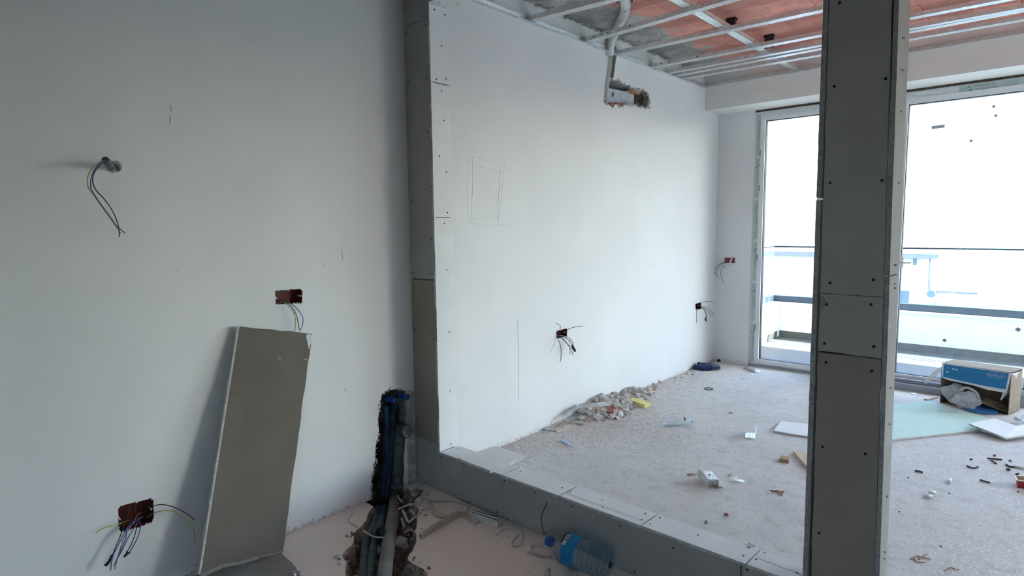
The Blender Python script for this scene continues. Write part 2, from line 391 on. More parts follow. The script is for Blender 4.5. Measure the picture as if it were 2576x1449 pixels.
# plaster strip to the right of the pipe chase, and ragged rims round the openings
mb = MB(); pts = [V((.004+random.uniform(0,.008), y+random.uniform(-.003,.003), z)) for y, z in []]
for i in range(26):
    z = .0+i*.02
    y0 = 1.957+.004*math.sin(i*1.7); mb.obox((.002, (y0+2.012)/2+.004, z+.01), (.006+random.uniform(0,.004),0,0), (0,(2.012-y0)/2-.002,0), (0,0,.012))
obj('plaster_strip', mb, plaster, wall_left)
def rim(name, poly, n, size, mats, seed):
    rnd = random.Random(seed); mb = MB(); P = [V(p) for p in poly]
    per = []
    for i in range(len(P)): per.append((P[i], P[(i+1) % len(P)]))
    per = [e for e in per if (e[1]-e[0]).length < .16]
    tot = sum((b-a).length for a, b in per)
    for k in range(n):
        t = rnd.random()*tot
        for a, b in per:
            L = (b-a).length
            if t <= L: break
            t -= L
        p = a+(b-a)*(t/max(L, 1e-6)); s = size*rnd.uniform(.4, 1.2)
        c = V((.0, p.x+rnd.uniform(-.5,.5)*size, p.y+rnd.uniform(-.5,.5)*size))
        vs = [c+V((rnd.uniform(-.3,.5), rnd.uniform(-1,1), rnd.uniform(-1,1)))*s for _ in range(5)]
        mb.add(vs, [(0,1,2),(0,2,3),(0,3,4),(0,4,1),(1,2,4),(2,3,4)], 0)
    o = obj(name, mb, mats, wall_left); o['kind'] = 'stuff'; return o
rim('broken_plaster_rim', ac, 150, .018, plaster, 1)
rim('broken_plaster_rim', chase[:11]+chase[16:], 90, .012, plaster, 2)
for k in 'abc': rim('broken_plaster_rim', sock[k], 26, .006, paint, 5)
# brick stubs below the big opening
mb = MB()
for px in (cr(1500,160,10.35,[(330,1010),(510,1010),(430,1165)]), cr(1500,160,10.35,[(560,1030),(740,1040),(640,1130)])):
    q = [WL(a, b, .002) for a, b in px]; mb.plate(q, (-.03, .004, .004))
obj('broken_brick_edge', mb, claym, wall_left)
# pencil and scratch marks on the wall
def scratch(px, r, m, X=.0006):
    mb = MB()
    for seg in px: mb.tube([WL(a, b, X) for a, b in seg], r, 4)
    return obj('wall_scratch', mb, m, wall_left)
pencil = mat('faint_pencil', (.60,.62,.63), .9, var=.03)
scratch([cr(1150,370,6.586,s) for s in ([(215,148),(270,160),(480,215),(680,285),(780,310)], [(170,275),(380,320),(540,365),(740,385)], [(170,275),(170,1255)],
    [(245,160),(180,250)], [(255,160),(255,700),(225,1220)], [(785,320),(700,1080),(660,1290)], [(720,390),(680,900),(670,1170)], [(235,1175),(480,1172),(690,1160)],
    [(170,1255),(480,1295),(650,1295),(860,1280),(985,1255)])], .0007, pencil)
scratch([cr(980,540,2.07,[(667,540),(672,750),(672,965)])], .0011, mat('brown_scratch', (.42,.36,.30), .9, var=.1))
scratch([[(860,626),(862,654)], [(816,665),(816,671)], [(441,679),(448,679)]], .0009, mat('dark_scratch', (.07,.07,.07), .9, var=.1))
scratch([[(430,265),(431,280)], [(429,292),(427,310)]], .0012, mat('grey_scuff', (.38,.38,.37), .9, var=.1))
scratch([[(1324,628),(1324,634)], [(1645,664),(1645,668)], [(868,978),(868,984)]], .0012, w_grey)

# ---------------------------------------------------------------- floor with the broken pipe trench
tl = cr(800, 940, 2.846, [(396,955),(360,1000),(345,1050),(310,1090),(250,1150),(245,1225),(170,1300),(205,1345),(195,1449)])
tr = cr(800, 940, 2.846, [(675,850),(735,830),(742,870),(690,915),(725,985),(690,1130),(705,1205),(640,1330),(760,1400),(770,1449)])
L_ = [FL(*p) for p in tl]; R_ = [FL(*p) for p in tr]
dl = (L_[-1]-L_[4]).normalized(); dr = (R_[-1]-R_[3]).normalized(); dd = ((dl+dr)/2).normalized()
L_ += [L_[-1]+dd*.35+V((-.01,-.03,0)), L_[-1]+dd*1.0]; R_ += [R_[-1]+dd*.35, R_[-1]+dd*1.0]
trench = [(.0005, L_[0].y+.005)]+[(p.x, p.y) for p in L_]+[(p.x, p.y) for p in reversed(R_)]+[(.0005, 1.955)]
trench[0] = (-.17, trench[0][1]); trench[-1] = (-.17, 1.955); trench = [(x if x < 0 else max(x, .002), min(y, 2.0)) for x, y in trench]; trench.append((-.17, 1.80))
trj = jag(trench, .03, .007); trj = [V((p.x, min(p.y, 2.008))) for p in trj]
fo = [(-.19, -3.2), (8.4, -3.2), (8.4, YC+.2), (-.19, YC+.2)]
ov, of = sheet_with_holes(fo, [trj])
fm = MB(); fm.add([(p.x, p.y, 0) for p in ov], of, 0)
fm.box((-.3, -3.3, -.36), (8.5, YC+.25, -.22), 0)
floor_o = obj('floor', fm, floorm, kind='structure', label='dusty bare screed floor with a broken pipe trench')
xs = [p.x for p in trj]; ys = [p.y for p in trj]; extra = []
for i in range(70):
    for j in range(46):
        p = V((min(xs)+(max(xs)-min(xs))*(i+random.random())/70, min(ys)+(max(ys)-min(ys))*(j+random.random())/46))
        if inside(p, trj): extra.append(p)
tv, tf = sheet_with_holes(trj, [], extra)
def dist(p):
    p = V((p[0], p[1])); m = 9
    for i in range(len(trj)):
        a, b = trj[i], trj[(i+1) % len(trj)]; d = b-a
        t = max(0, min(1, (p-a).dot(d)/max(d.length_squared, 1e-9))); m = min(m, (p-a-d*t).length)
    return m
mb = MB(); zz = []
for p in tv:
    d = dist(p); z = 0 if d < 1e-5 else -min(.10, .014+d*1.9)+noise.noise(V((p.x*26, p.y*26, 0)))*.012+noise.noise(V((p.x*80, p.y*80, 3)))*.010
    zz.append((p.x, p.y, min(z, 0)))
mb.add(zz, tf, 0)
obj('trench_bed', mb, dirt, floor_o)
# dusty ground along the foot of the walls
def chalk(px, w):
    mb = MB(); P = [FL(*p) for p in px]
    for a, b in zip(P, P[1:]):
        d = (b-a).normalized(); s = d.cross(V((0,0,1)))*w/2
        mb.plate([a-s, b-s, b+s, a+s], (0,0,.0006))
    return obj('chalk_line', mb, mat('white_chalk', (.66,.65,.63), .95, var=.15, scale=70), floor_o)
chalk([(1650,1165),(1668,1157)], .012); chalk([(1732,1117),(1770,1097),(1800,1081),(1840,1060)], .012); chalk([(1862,1048),(1880,1040)], .010)

# ---------------------------------------------------------------- far wall, beam, windows
X1a, X1b, X2a, X2b = .355, 1.02, 1.50, 3.50
X3a, X3b = 4.80, 8.0
YF = 5.972                                    # plane of the window frames
mb = MB()
mb.box((-.19, YC, 0), (X1a, YC+.25, ZS)); mb.box((X1b, YC, 0), (X2a, YC+.25, ZS))
mb.box((X2b, YC, 0), (X3a, YC+.25, ZS)); mb.box((X3b, YC, 0), (8.5, YC+.25, ZS))
obj('wall_far', mb, paint, kind='structure', label='white far wall pier in the room corner beside the balcony window')
mb = MB(); mb.box((-.19, YB, ZB), (8.5, YC+.249, ZS))
beam_o = obj('trim_1', mb, beamp, kind='structure', label='deep white plastered beam above the balcony windows')

def framebar(mb, x0, x1, z0, z1, w, y0, y1, mi=0, wb=None):
    wb = w if wb is None else wb
    mb.box((x0, y0, z0), (x0+w, y1, z1), mi); mb.box((x1-w, y0, z0), (x1, y1, z1), mi)
    mb.box((x0+w, y0, z1-w), (x1-w, y1, z1), mi); mb.box((x0+w, y0, z0), (x1-w, y1, z0+wb), mi); return mb
def window(name, x0, x1, z0, z1, glass, label, fwid=.045, sash=.045, wb=.05, cols=1):
    w = thing(name, ((x0+x1)/2, YF, z0), label, kind='structure')
    obj('window_frame', framebar(MB(), x0, x1, z0, z1, fwid, YF, YF+.07, wb=wb), pvc, w)
    n = cols; wid = (x1-x0-2*fwid)/n
    for i in range(n):
        a = x0+fwid+i*wid; b = a+wid; c, d = z0+wb, z1-fwid
        s = obj('window_sash', framebar(MB(), a+.001, b-.001, c+.001, d-.001, sash, YF-.012, YF+.058), pvc, w)
        obj('gasket', framebar(MB(), a+sash, b-sash, c+sash, d-sash, .006, YF+.004, YF+.05), gask, s)
        m = MB(); m.box((a+sash+.004, YF+.022, c+sash+.004), (b-sash-.004, YF+.030, d-sash-.004)); obj('pane', m, glass, s)
    return w
w1 = window('window_1', X1a, X1b, .0, 2.475, pane, 'narrow white balcony window left of the plasterboard column', fwid=.05, sash=.042, wb=.03)
w2 = window('window_2', X2a, X2b, .0, 2.470, pane2, 'wide white sliding balcony door right of the plasterboard column', fwid=.055, sash=.045, wb=.065, cols=2)
w3 = window('added_window_3', X3a, X3b, .0, 2.470, pane, 'unseen white balcony door added beyond the right edge to light the room', cols=3)  # unseen door added to bring sun and sky light into the room
# protective tape with printed marks on the frame of the narrow window
nt_ = 6
for i in range(nt_):
    z0 = .02+i*.405; m = MB(); m.box((X1a+.012, YF-.0012, z0+.02), (X1a+.047, YF, z0+.40)); tp = obj('protective_tape', m, tape, w1)
    text_mesh('SALAMANDER', .020, tapet, 'tape_print', tp, (X1a+.035, YF-.0022, z0+.22), (0,0,1), (-1,0,0))
    m = MB(); m.box((X1a+.032, YF-.0022, z0+.315), (X1a+.044, YF-.0012, z0+.335)); m.box((X1a+.015, YF-.0022, z0+.30), (X1a+.024, YF-.0012, z0+.316)); obj('tape_mark', m, tapet, tp)
for z0 in (.36, 1.05, 1.72, 2.05):
    m = MB(); m.box((X1a+.0505, YF-.0145, z0), (X1a+.056, YF-.0115, z0+.055)); obj('striker_plate', m, galvd, w1)
# tape and print on the head of the sliding door
m = MB(); m.box((1.93, YF-.0012, 2.405), (3.9, YF, 2.462)); tp = obj('protective_tape', m, tape, w2)
for xo, zo in ((2.09, 2.447), (2.10, 2.422)):
    text_mesh('SALAMANDER', .020, greyt, 'tape_print', tp, (xo, YF-.0022, zo), (-1,0,0), (0,0,-1))
    m = MB(); m.box((xo-.105, YF-.0022, zo-.008), (xo-.088, YF-.0012, zo+.009)); obj('tape_mark', m, tapet, tp)
for a, b, zc in ((1.94,2.02,2.436),(2.20,2.29,2.445),(2.21,2.30,2.420)):
    m = MB(); m.box((a, YF-.0018, zc-.009), (b, YF-.0012, zc+.009)); obj('tape_mark', m, mat('pale_tape_print', (.44,.54,.52), .5, var=.05), tp)
m = MB(); m.tube([(1.67, YF-.008, 2.442), (1.67, YF, 2.442)], .001, 3)
m = MB()
for k in range(2):
    pass
ov_ = [V((1.685+.05*math.cos(t*math.pi/10), YF-.006, 2.447+.017*math.sin(t*math.pi/10))) for t in range(20)]
m.plate(ov_, (0,.006,0)); obj('cover_cap', m, pvc, w2)
# wide bottom track of the sliding door, foam joint above
m = MB(); m.box((X2a, 5.85, 0), (X2b, YF, .055)); m.box((X2a, 5.90, .055), (X2b, YF, .085)); obj('bottom_track', m, pvcd, w2)
m = MB(); m.box((X1a+.01, YF-.03, 0), (X1b, YF, .018)); obj('bottom_track', m, pvcd, w1)
for w_, a, b in ((w1, X1a, X1b), (w2, X2a, X2b)):
    m = MB(); x = a
    while x < b-.02:
        x2 = min(b, x+random.uniform(.03,.09)); m.box((x, YF-.012-random.uniform(0,.006), 2.470), (x2, YF+.02, ZB)); x = x2
    obj('foam_joint', m, foam, w_)
# lever handle
hp = PY(2268, 660, YF-.02)
m = MB(); m.box((hp.x-.012, YF-.02, hp.z-.045), (hp.x+.014, YF-.012, hp.z+.045)); hd = obj('door_handle', m, pvc, w2)
m = MB(); m.box((hp.x-.006, YF-.055, hp.z-.006), (hp.x+.008, YF-.02, hp.z+.006)); m.box((hp.x-.006, YF-.06, hp.z-.007), (hp.x+.075, YF-.046, hp.z+.006)); obj('lever', m, galv, hd)
# stickers on the panes
def sticker(px, s, sx=1, rot=0.0, m=stick):
    c = PY(px[0], px[1], YF+.021); a = rot
    ux = V((math.cos(a),0,math.sin(a)))*s*sx; uz = V((-math.sin(a),0,math.cos(a)))*s
    b = MB(); b.plate([c-ux-uz, c+ux-uz, c+ux+uz, c-ux+uz], (0,-.001,0)); obj('glass_sticker', b, m, w2)
sticker((2500,268), .010, 1, .35); sticker((2505,291), .010, 1, .8); sticker((2443,354), .010, 1, .1)
sticker((2376,856), .012, 1, -.5); sticker((2561,829), .014, 1, -.6)
sticker((2360,319), .014, 3.2, .03, mat('pale_paper_sticker', (.52,.54,.58), .7, var=.04))

# other walls of the shell, with a light-blocking wall added among them
mb = MB(); mb.box((8.4, -3.3, 0), (8.6, YC+.25, ZS)); obj('wall_right', mb, paint, kind='structure', label='white wall closing the room beyond the right edge')
mb = MB(); mb.box((-.3, -3.3, 0), (4.0, -3.2, ZS)); mb.box((5.4, -3.3, 0), (8.6, -3.2, ZS)); mb.box((4.0, -3.3, 0), (5.4, -3.2, .9)); mb.box((4.0, -3.3, 2.3), (5.4, -3.2, ZS)); obj('wall_back', mb, paint, kind='structure', label='white wall behind the viewer')
mb = MB(); mb.box((2.85, YP, 0), (8.4, YP+TJ, ZS)); obj('wall_light_blocker', mb, paint, kind='structure', label='unseen white wall added beyond the right edge to hold back light')  # unseen wall added to keep side light off the near room
w5 = thing('added_window_4', (4.7, -3.25, .9), 'unseen window added behind the viewer to light the near side', kind='structure')  # unseen window added to light the near floor and front faces
mb = MB()
for x in (4.0, 4.67, 5.34): mb.box((x, -3.28, .9), (x+.06, -3.22, 2.3))
mb.box((4.06, -3.28, .9), (5.34, -3.22, .96)); mb.box((4.06, -3.28, 2.24), (5.34, -3.22, 2.3)); obj('window_frame', mb, pvc, w5)
for x in (4.06, 4.73):
    mb = MB(); mb.box((x, -3.254, .96), (x+.61, -3.246, 2.24)); obj('pane', mb, pane, w5)
# slab: concrete strip along the wall, terracotta tiles beyond
mb = MB(); mb.box((-.3, -3.3, ZS+.012), (8.6, YC+.25, ZS+.22)); mb.box((-.19, YP, ZS-.004), (.31, YB+.02, ZS+.013)); 
ceil_o = obj('ceiling', mb, conc, kind='structure', label='raw slab ceiling of terracotta tiles and grey concrete')
mb = MB(); rr_ = random.Random(77)
for i in range(420):
    y = YP+.15+rr_.random()*(YB-YP-.2); s_ = rr_.uniform(.004,.018); c = V((rr_.random()**2*.03, y, ZS-.004-rr_.random()*.012))
    mb.add([c+V((rr_.uniform(-.5,1.2), rr_.uniform(-1.3,1.3), rr_.uniform(-.8,.3)))*s_ for _ in range(5)], [(0,1,2),(0,2,3),(0,3,4),(0,4,1),(1,2,4),(2,3,4)])
o = obj('plaster_edge', mb, plaster, wall_left); o['kind'] = 'stuff'
mb = MB(); mb.box((-.122, -.122, 0), (.122, .122, .02)); t0 = None
nx, ny = 17, 15
for i in range(nx):
    for j in range(ny):
        c = V((.31+.125+i*.25, 2.10+.125+j*.25, ZS-.006-random.uniform(0,.004)))
        if c.y > YB-.05+.12: continue
        if t0 is None:
            b = MB(); b.box(c-V((.1235,.1235,0)), c+V((.1235,.1235,.02))); t0 = obj('ceiling_tile', b, brick, ceil_o)
        else: inst('ceiling_tile', t0, ceil_o, c)
# ---------------------------------------------------------------- plasterboard partition frame
part_o = thing('wall_partition', (1.1, YP, 0), 'grey plasterboard partition frame with low sill in front of the bright room', kind='structure')
BT = .0125
def screws(board, px, plane, v, r=.0038):
    for x, y in px:
        c = hit(x, y, plane, v); m = MB()
        nrm = V((0,-1,0)) if plane == 1 else V((1,0,0)) if plane == 0 else V((0,0,1))
        m.tube([c-nrm*.001, c+nrm*.0009], r, 8); obj('screw', m, screwm, board)
def quad_board(pts, off, m, parent, ragamp=.0012, step=.06, name='board'):
    b = MB(); b.plate(rag(pts, step, ragamp), off, 0, 1); return obj(name, b, [m, gypc], parent)
zj = [PY(1075,1107,YP).z, PY(1060,703,YP).z, PY(1048,57,YP).z]
g = .0012
# studs / core so that the boards are carried by something
mb = MB(); mb.box((.004, YP+BT+.001, 0), (WJ-BT-.001, YP+TJ-BT-.001, 2.75)); mb.box((WJ-BT-.001, YP+BT+.001, 0), (2.02, YP+TJ-BT-.001, HS-BT-.001)); mb.box((WJ-BT-.001, YP+BT+.001, 2.512), (2.02, YP+TJ-BT-.001, 2.82))
obj('stud_frame', mb, galvd, part_o)
def fb(x0, x1, z0, z1, m, slope=0.0):
    return quad_board([(x0+g, YP, z0+g), (x1-g, YP, z0+g+slope), (x1-g, YP, z1-g+slope), (x0+g, YP, z1-g)], (0, BT, 0), m, part_o)
jl = [fb(.003, WJ-.002, HS-.015, zj[0], gyp), fb(.003, WJ-.002, zj[0]+.003, zj[1], gypb), fb(.003, WJ-.002, zj[1]+.003, zj[2], gyp), fb(.003, WJ-.002, zj[2]+.003, 2.78, gyp)]
screws(jl[0], [(1052,1117),(1094,1132)], 1, YP)
screws(jl[1], [(1041,722),(1088,725),(1043,828),(1090,852),(1091,944),(1046,957),(1047,1055),(1096,1100)], 1, YP)
screws(jl[2], [(1022,82),(1070,62),(1027,203),(1073,200),(1076,332),(1032,371),(1084,470),(1036,507),(1085,602),(1039,616),(1041,687),(1087,689)], 1, YP)
screws(jl[3], [(1022,51),(1067,31)], 1, YP)
# low wall front boards
xs_ = [PY(1262,1250,YP).x, PY(1862,1440,YP).x]
s1 = fb(.003, xs_[0], .004, HS-.015, gyp); s2 = fb(xs_[0]+.002, xs_[1], .004, HS-BT-.001, gyp); s3 = fb(xs_[1]+.004, 2.0, .004, HS-BT-.001, gyp)
screws(s1, [(1051,1190),(1071,1214),(1108,1151),(1127,1238),(1167,1174),(1183,1261),(1251,1288)], 1, YP)
screws(s2, [(1269,1209),(1344,1238),(1438,1273),(1372,1341),(1276,1304),(1560,1323),(1694,1378),(1596,1437)], 1, YP)
screws(s3, [(1880,1433)], 1, YP)
# sill boards on top
xt = [PY(1262,1193,YP).x, PY(1406,1244,YP).x, PY(1612,1322,YP).x, PY(1876,1417,YP).x]
def tb(x0, x1, m=gypl): return quad_board([(x0+g, YP-.001, HS), (x1-g, YP-.001, HS), (x1-g+.004, YP+TJ, HS), (x0+g+.004, YP+TJ, HS)], (0,0,-BT), m, part_o)
t1 = tb(WJ-.0, xt[0]); t2 = tb(xt[0]+.002, xt[1]); t3 = tb(xt[1]+.003, xt[2]); t4 = tb(xt[2]+.003, xt[3]); t5 = tb(xt[3]+.003, 2.05)
screws(t1, [(1152,1129)], 2, HS); screws(t2, [(1309,1186),(1414,1227)], 2, HS)
screws(t3, [(1434,1237),(1514,1257),(1516,1276),(1623,1292),(1614,1308)], 2, HS)
screws(t4, [(1660,1302),(1636,1318),(1756,1346),(1883,1378),(1870,1398)], 2, HS)
screws(t5, [(1923,1390),(1902,1407),(2005,1441)], 2, HS)
mark = mat('faint_board_print', (.72,.73,.74), .8, var=.03)
for tt, px in ((t3, [(1420,1240),(1500,1268),(1620,1312)]), (t5, [(1905,1404),(2020,1447)])):
    b = MB()
    P = [FL(a, c, HS+.0004) for a, c in px]
    for a, c in zip(P, P[1:]): b.plate([a, c, c+V((0,.010,0)), a+V((0,.010,0))], (0,0,.0003))
    obj('print_line', b, mark, tt)
# inner face of the jamb
zi = [HS, WL(1116,547,WJ).z, WL(1110,211,WJ).z, 2.505]
def ib(z0, z1, m, dx=0.0): return quad_board([(WJ+dx, YP, z0+g), (WJ+dx, YP+TJ, z0+g), (WJ+dx, YP+TJ, z1-g), (WJ+dx, YP, z1-g)], (-BT, 0, 0), m, part_o)
i1 = ib(zi[0]+.001, zi[1]-.0005, gypl); i2 = ib(zi[1]+.0008, zi[2]-.0005, gypl, -.0006); i3 = ib(zi[2]+.0008, zi[3], gypl, -.0015)
screws(i1, [(1118,562),(1124,679),(1130,835),(1132,983),(1134,1117)], 0, WJ)
screws(i2, [(1111,229),(1117,303),(1105,393),(1123,432),(1126,535)], 0, WJ)
screws(i3, [(1093,24),(1119,37),(1111,115),(1098,199),(1122,198)], 0, WJ)
# head
hb = quad_board([(WJ, YP, 2.505), (2.02, YP, 2.505), (2.02, YP+TJ, 2.505), (WJ, YP+TJ, 2.505)], (0,0,BT*.5), gypl, part_o)
screws(hb, [(1103,7),(1151,12)], 2, 2.5045)
fb(WJ-.001, 2.02, 2.512, 2.78, gyp)
b = MB(); b.box((.004, YP+TJ-BT, .004), (2.02, YP+TJ-.0005, HS-BT-.0015)); obj('board', b, gyp, part_o)
b = MB(); b.box((.004, YP+TJ-BT, 2.512), (2.02, YP+TJ-.0005, 2.78)); obj('board', b, gyp, part_o)
b = MB(); b.box((.004, YP+TJ-BT, HS), (WJ-BT-.001, YP+TJ-.0005, 2.511)); obj('board', b, gyp, part_o)

# ---------------------------------------------------------------- column
colm = thing('plasterboard_column', (2.115, YP+TJ/2, 0), 'tall narrow plasterboard column in the right foreground with screws and open joints', 'column')
def lerp(a, b, t): return a+(b-a)*t
def cx(z, lo, hi): return lerp(lo, hi, (z-.27)/(2.05-.27))
XL0, XL1 = 2.008, 2.002; XR0, XR1 = 2.225, 2.197; XB0, XB1 = 2.221, 2.203
gL, gR = (2.030, 2.017), (2.214, 2.181)
def colpts(z0, z1, a, b, y): return [(cx(z0,*a), y, z0), (cx(z0,*b), y, z0), (cx(z1,*b), y, z1), (cx(z1,*a), y, z1)]
zc = [.003, PY(2140,894,YP).z, PY(2150,743,YP).z, 2.80]
b = MB(); b.box((2.03, YP+.02, .0), (2.18, YP+TJ-.02, 2.80)); obj('stud_frame', b, rubber, colm)
fronts = []
for (z0, z1, m) in ((zc[0], zc[1]-.003, gypb), (zc[1]+.002, zc[2]-.0015, gyp), (zc[2]+.0015, zc[3], gyp)):
    fronts.append(quad_board(colpts(z0, z1, (gL[0]+.0015, gL[1]+.0015), (gR[0]-.002, gR[1]-.002), YP+.002), (0, BT, 0), m, colm, .0016, .05))
screws(fronts[2], [(2112,7),(2099,217),(2228,198),(2088,460),(2219,454),(2088,712),(2197,704)], 1, YP+.001, .0042)
screws(fronts[1], [(2079,766),(2191,766),(2074,864),(2198,872)], 1, YP+.001, .0042)
screws(fronts[0], [(2078,912),(2193,934),(2069,1124),(2177,1142),(2061,1341)], 1, YP+.001, .0042)
b = MB(); q = [PY(a, c, YP+.0008) for a, c in ((2063,741),(2070,748),(2080,760),(2078,768),(2067,775),(2061,776))]; b.plate(q, (0,.001,0)); obj('torn_paper', b, gypb, fronts[1])
def side(a, off, z0, z1, y0=YP-.001, y1=YP+TJ, back=None):
    bk = back or a
    pts = [(cx(z0,*a), y0, z0), (cx(z0,*bk), y1, z0), (cx(z1,*bk), y1, z1), (cx(z1,*a), y0, z1)]
    b = MB(); b.plate(rag(pts, .035, .0022, skip=(0,2)), (off, 0, 0), 0, 1); return obj('board', b, [gyp, gypcg], colm)
gypcg = mat('dull_board_edge', (.34,.335,.33), .95, var=.15, scale=70, bump=.0015, bscale=200)
zl = [PY(2045,1015,YP).z, PY(2062,499,YP).z]
for z0, z1 in ((.003, zl[0]-.002), (zl[0]+.002, zl[1]-.005), (zl[1]+.003, 2.80)): side((XL0, XL1), .014, z0, z1)
zr = PY(2240,695,YP).z
rb1 = side((XR0, XR1), -.0125, .003, zr-.002, back=(XB0, XB1)); rb2 = side((XR0, XR1), -.0125, zr+.002, 2.80, back=(XB0, XB1))
for bb, px in ((rb2, [(2263,100),(2277,178),(2272,280),(2267,460),(2246,665),(2255,667)]), (rb1, [(2252,713),(2243,724),(2231,973),(2236,1066),(2218,1245),(2222,1386),(2215,1400)])):
    for a, c in px:
        q = PY(a, c, YP+TJ*.55); zq = q.z; xq = cx(zq, (XR0+XB0)/2, (XR1+XB1)/2)
        m = MB(); m.tube([(xq-.003, YP+TJ*(.3+.4*random.random()), zq), (xq+.002, YP+TJ*.5, zq)], .0024, 6); obj('screw', m, galvd, bb)

# ---------------------------------------------------------------- ceiling grid of steel profiles
def chan(name, y0, y1, x0, x1, z, label, w=.06, h=.027, joint=None):
    d = V((x1-x0, y1-y0, 0)).normalized(); s = V((-d.y, d.x, 0))
    a = V((x0, y0, z)); bq = V((x1, y1, z)); t = .0012
    m = MB()
    m.plate([a, bq, bq+s*w, a+s*w], (0,0,t)); m.plate([a, bq, bq+V((0,0,h)), a+V((0,0,h))], s*t)
    m.plate([a+s*w, bq+s*w, bq+s*w+V((0,0,h)), a+s*w+V((0,0,h))], -s*t)
    m.plate([a+V((0,0,h)), bq+V((0,0,h)), bq+V((0,0,h))+s*.008, a+V((0,0,h))+s*.008], (0,0,-t))
    r = thing(name, (a+bq)/2, label, 'metal profile', 'cross profiles of the ceiling grid')
    o = obj('channel', m, galv, r)
    for k in (-1, 1):
        rb = MB(); yy = s*(w/2+k*.012); rb.plate([a+yy-s*.003, bq+yy-s*.003, bq+yy+s*.003, a+yy+s*.003], (0,0,-.0008)); obj('rib', rb, galv, o)
    if joint:
        p = a+d*joint; rb = MB(); rb.plate([a+V((0,0,-.001))-s*.0015, p+V((0,0,-.001))-s*.0015, p+V((0,0,h*1.02))-s*.0015, a+V((0,0,h*1.02))-s*.0015], -s*.001)
        sl = obj('splice_piece', rb, galv, r)
        for q in (.10, .17, .22, joint-.02):
            c = a+d*q+V((0,0,h*.5))-s*.0028; sm_ = MB(); sm_.tube([c, c-s*.0025], .0045, 8); obj('screw', sm_, screwm, sl)
    e = MB(); c = a+d*.012+s*(w*.5)-V((0,0,.0004)); e.tube([c, c-V((0,0,.003))], .004, 8); obj('screw', e, screwm, r)
    return r
words = ['nearest to the partition', 'second from the partition', 'third from the partition', 'fourth from the partition', 'third from the beam', 'second from the beam', 'last cross profile before the beam']
ylist = []
for k, (p0, p1) in enumerate((((1338,50),None),((1463,100),None),((1560,138),None),((1640,170),None),((1685,186),None),((1703,196),None),((1735,210),None))):
    ylist.append(WL(*p0).y)
def fitch(pa, pb, xend=4.6, z=ZT):        # line through two pixels on the grid plane, from the wall to xend
    a, b = FL(*pa, z), FL(*pb, z); k = (b.y-a.y)/(b.x-a.x)
    return a.y-a.x*k, a.y+(xend-a.x)*k
specs = [((1338,50),(1530,0)), ((1500,97),(1800,10)), ((1620,122),(2073,24)), ((1690,160),(2070,87)), ((1740,173),(2068,113)), ((1760,179),(2068,121)), ((1780,187),(2068,137))]
for k, (pa, pb) in enumerate(specs):
    y0, y1 = fitch(pa, pb)
    chan('ceiling_profile', y0, y1, .004, 4.6, ZT+.002, 'galvanised steel cross profile of the ceiling grid, '+words[k], w=(.06 if k != 4 else .05), joint={1:.42, 3:.42}.get(k))
# wall tracks
def track(name, a, bq, inw, label):
    a, bq, s = V(a), V(bq), V(inw); m = MB(); t = .001; h = .03; w = .028
    r = thing(name, (a+bq)/2, label, 'metal profile')
    m.plate([a, bq, bq+V((0,0,h)), a+V((0,0,h))], s*t); m.plate([a, bq, bq+s*w, a+s*w], (0,0,t)); m.plate([a+V((0,0,h)), bq+V((0,0,h)), bq+V((0,0,h))+s*w, a+V((0,0,h))+s*w], (0,0,-t))
    o = obj('track', m, galv, r); L = (bq-a).length; n = int(L/.28)
    for i in range(n):
        c = a+(bq-a)*((i+.5)/n)+s*(w*.6); e = MB(); e.tube([c+V((0,0,.001)), c-V((0,0,.002))], .0035, 6); obj('screw', e, screwm, o)
track('wall_track', (.001, YP+TJ+.01, ZT-.004), (.001, YB-.002, ZT-.004), (1,0,0), 'galvanised steel wall track along the left wall carrying the ceiling profiles')
track('wall_track', (.03, YB-.001, ZT+.010), (4.6, YB-.001, ZT+.002), (0,-1,0), 'galvanised steel wall track along the face of the beam')
# carrier with ribs, hung under the slab
XC = .782; zc_ = ZT+.031
r = thing('carrier_profile', (XC+.03, 4.0, zc_), 'ribbed galvanised carrier profile running along the ceiling towards the beam', 'metal profile')
m = MB(); m.box((XC, YP+.3, zc_), (XC+.06, YB-.03, zc_+.0012)); m.box((XC, YP+.3, zc_), (XC+.0012, YB-.03, zc_+.027)); m.box((XC+.0588, YP+.3, zc_), (XC+.06, YB-.03, zc_+.027)); obj('channel', m, galv, r)
for k in range(4):
    m = MB(); m.tube([(XC+.009+.014*k, YP+.3, zc_), (XC+.009+.014*k, YB-.03, zc_)], .0028, 6); obj('rib', m, galv, r)
def hanger(x, y, label, h0=ZT+.03):  # bracket coloured dark to stand in for its backlit shade
    r = thing('ceiling_hanger', (x, y, h0), label, 'hanger', 'dark hangers of the ceiling grid')
    m = MB(); m.box((x-.028, y-.012, h0+.001), (x-.020, y+.018, ZS-.012)); m.box((x+.020, y-.012, h0+.001), (x+.028, y+.018, ZS-.012)); m.box((x-.024, y-.012, h0+.005), (x+.024, y-.006, ZS-.022)); obj('bracket', m, galvd, r)
    m = MB(); m.box((x-.034, y-.016, ZS-.026), (x+.034, y+.024, ZS-.010)); obj('rubber_pad', m, rubber, r)
    m = MB(); m.tube([(x+.03, y, h0+.01), (x+.036, y-.004, h0+.03), (x+.044, y, h0+.02)], .002, 5); obj('wire_clip', m, galvd, r)
h1 = PY(1840, 45, 4.22); h2 = PY(1935, 92, 4.78)
hanger(h1.x, 4.22, 'steel hanger coloured dark as if backlit, with rubber pad, in the middle bay of the ceiling'); hanger(h2.x, 4.78, 'steel hanger coloured dark as if backlit, with rubber pad, nearest the beam')
h3 = PY(1968, 118, 5.02)
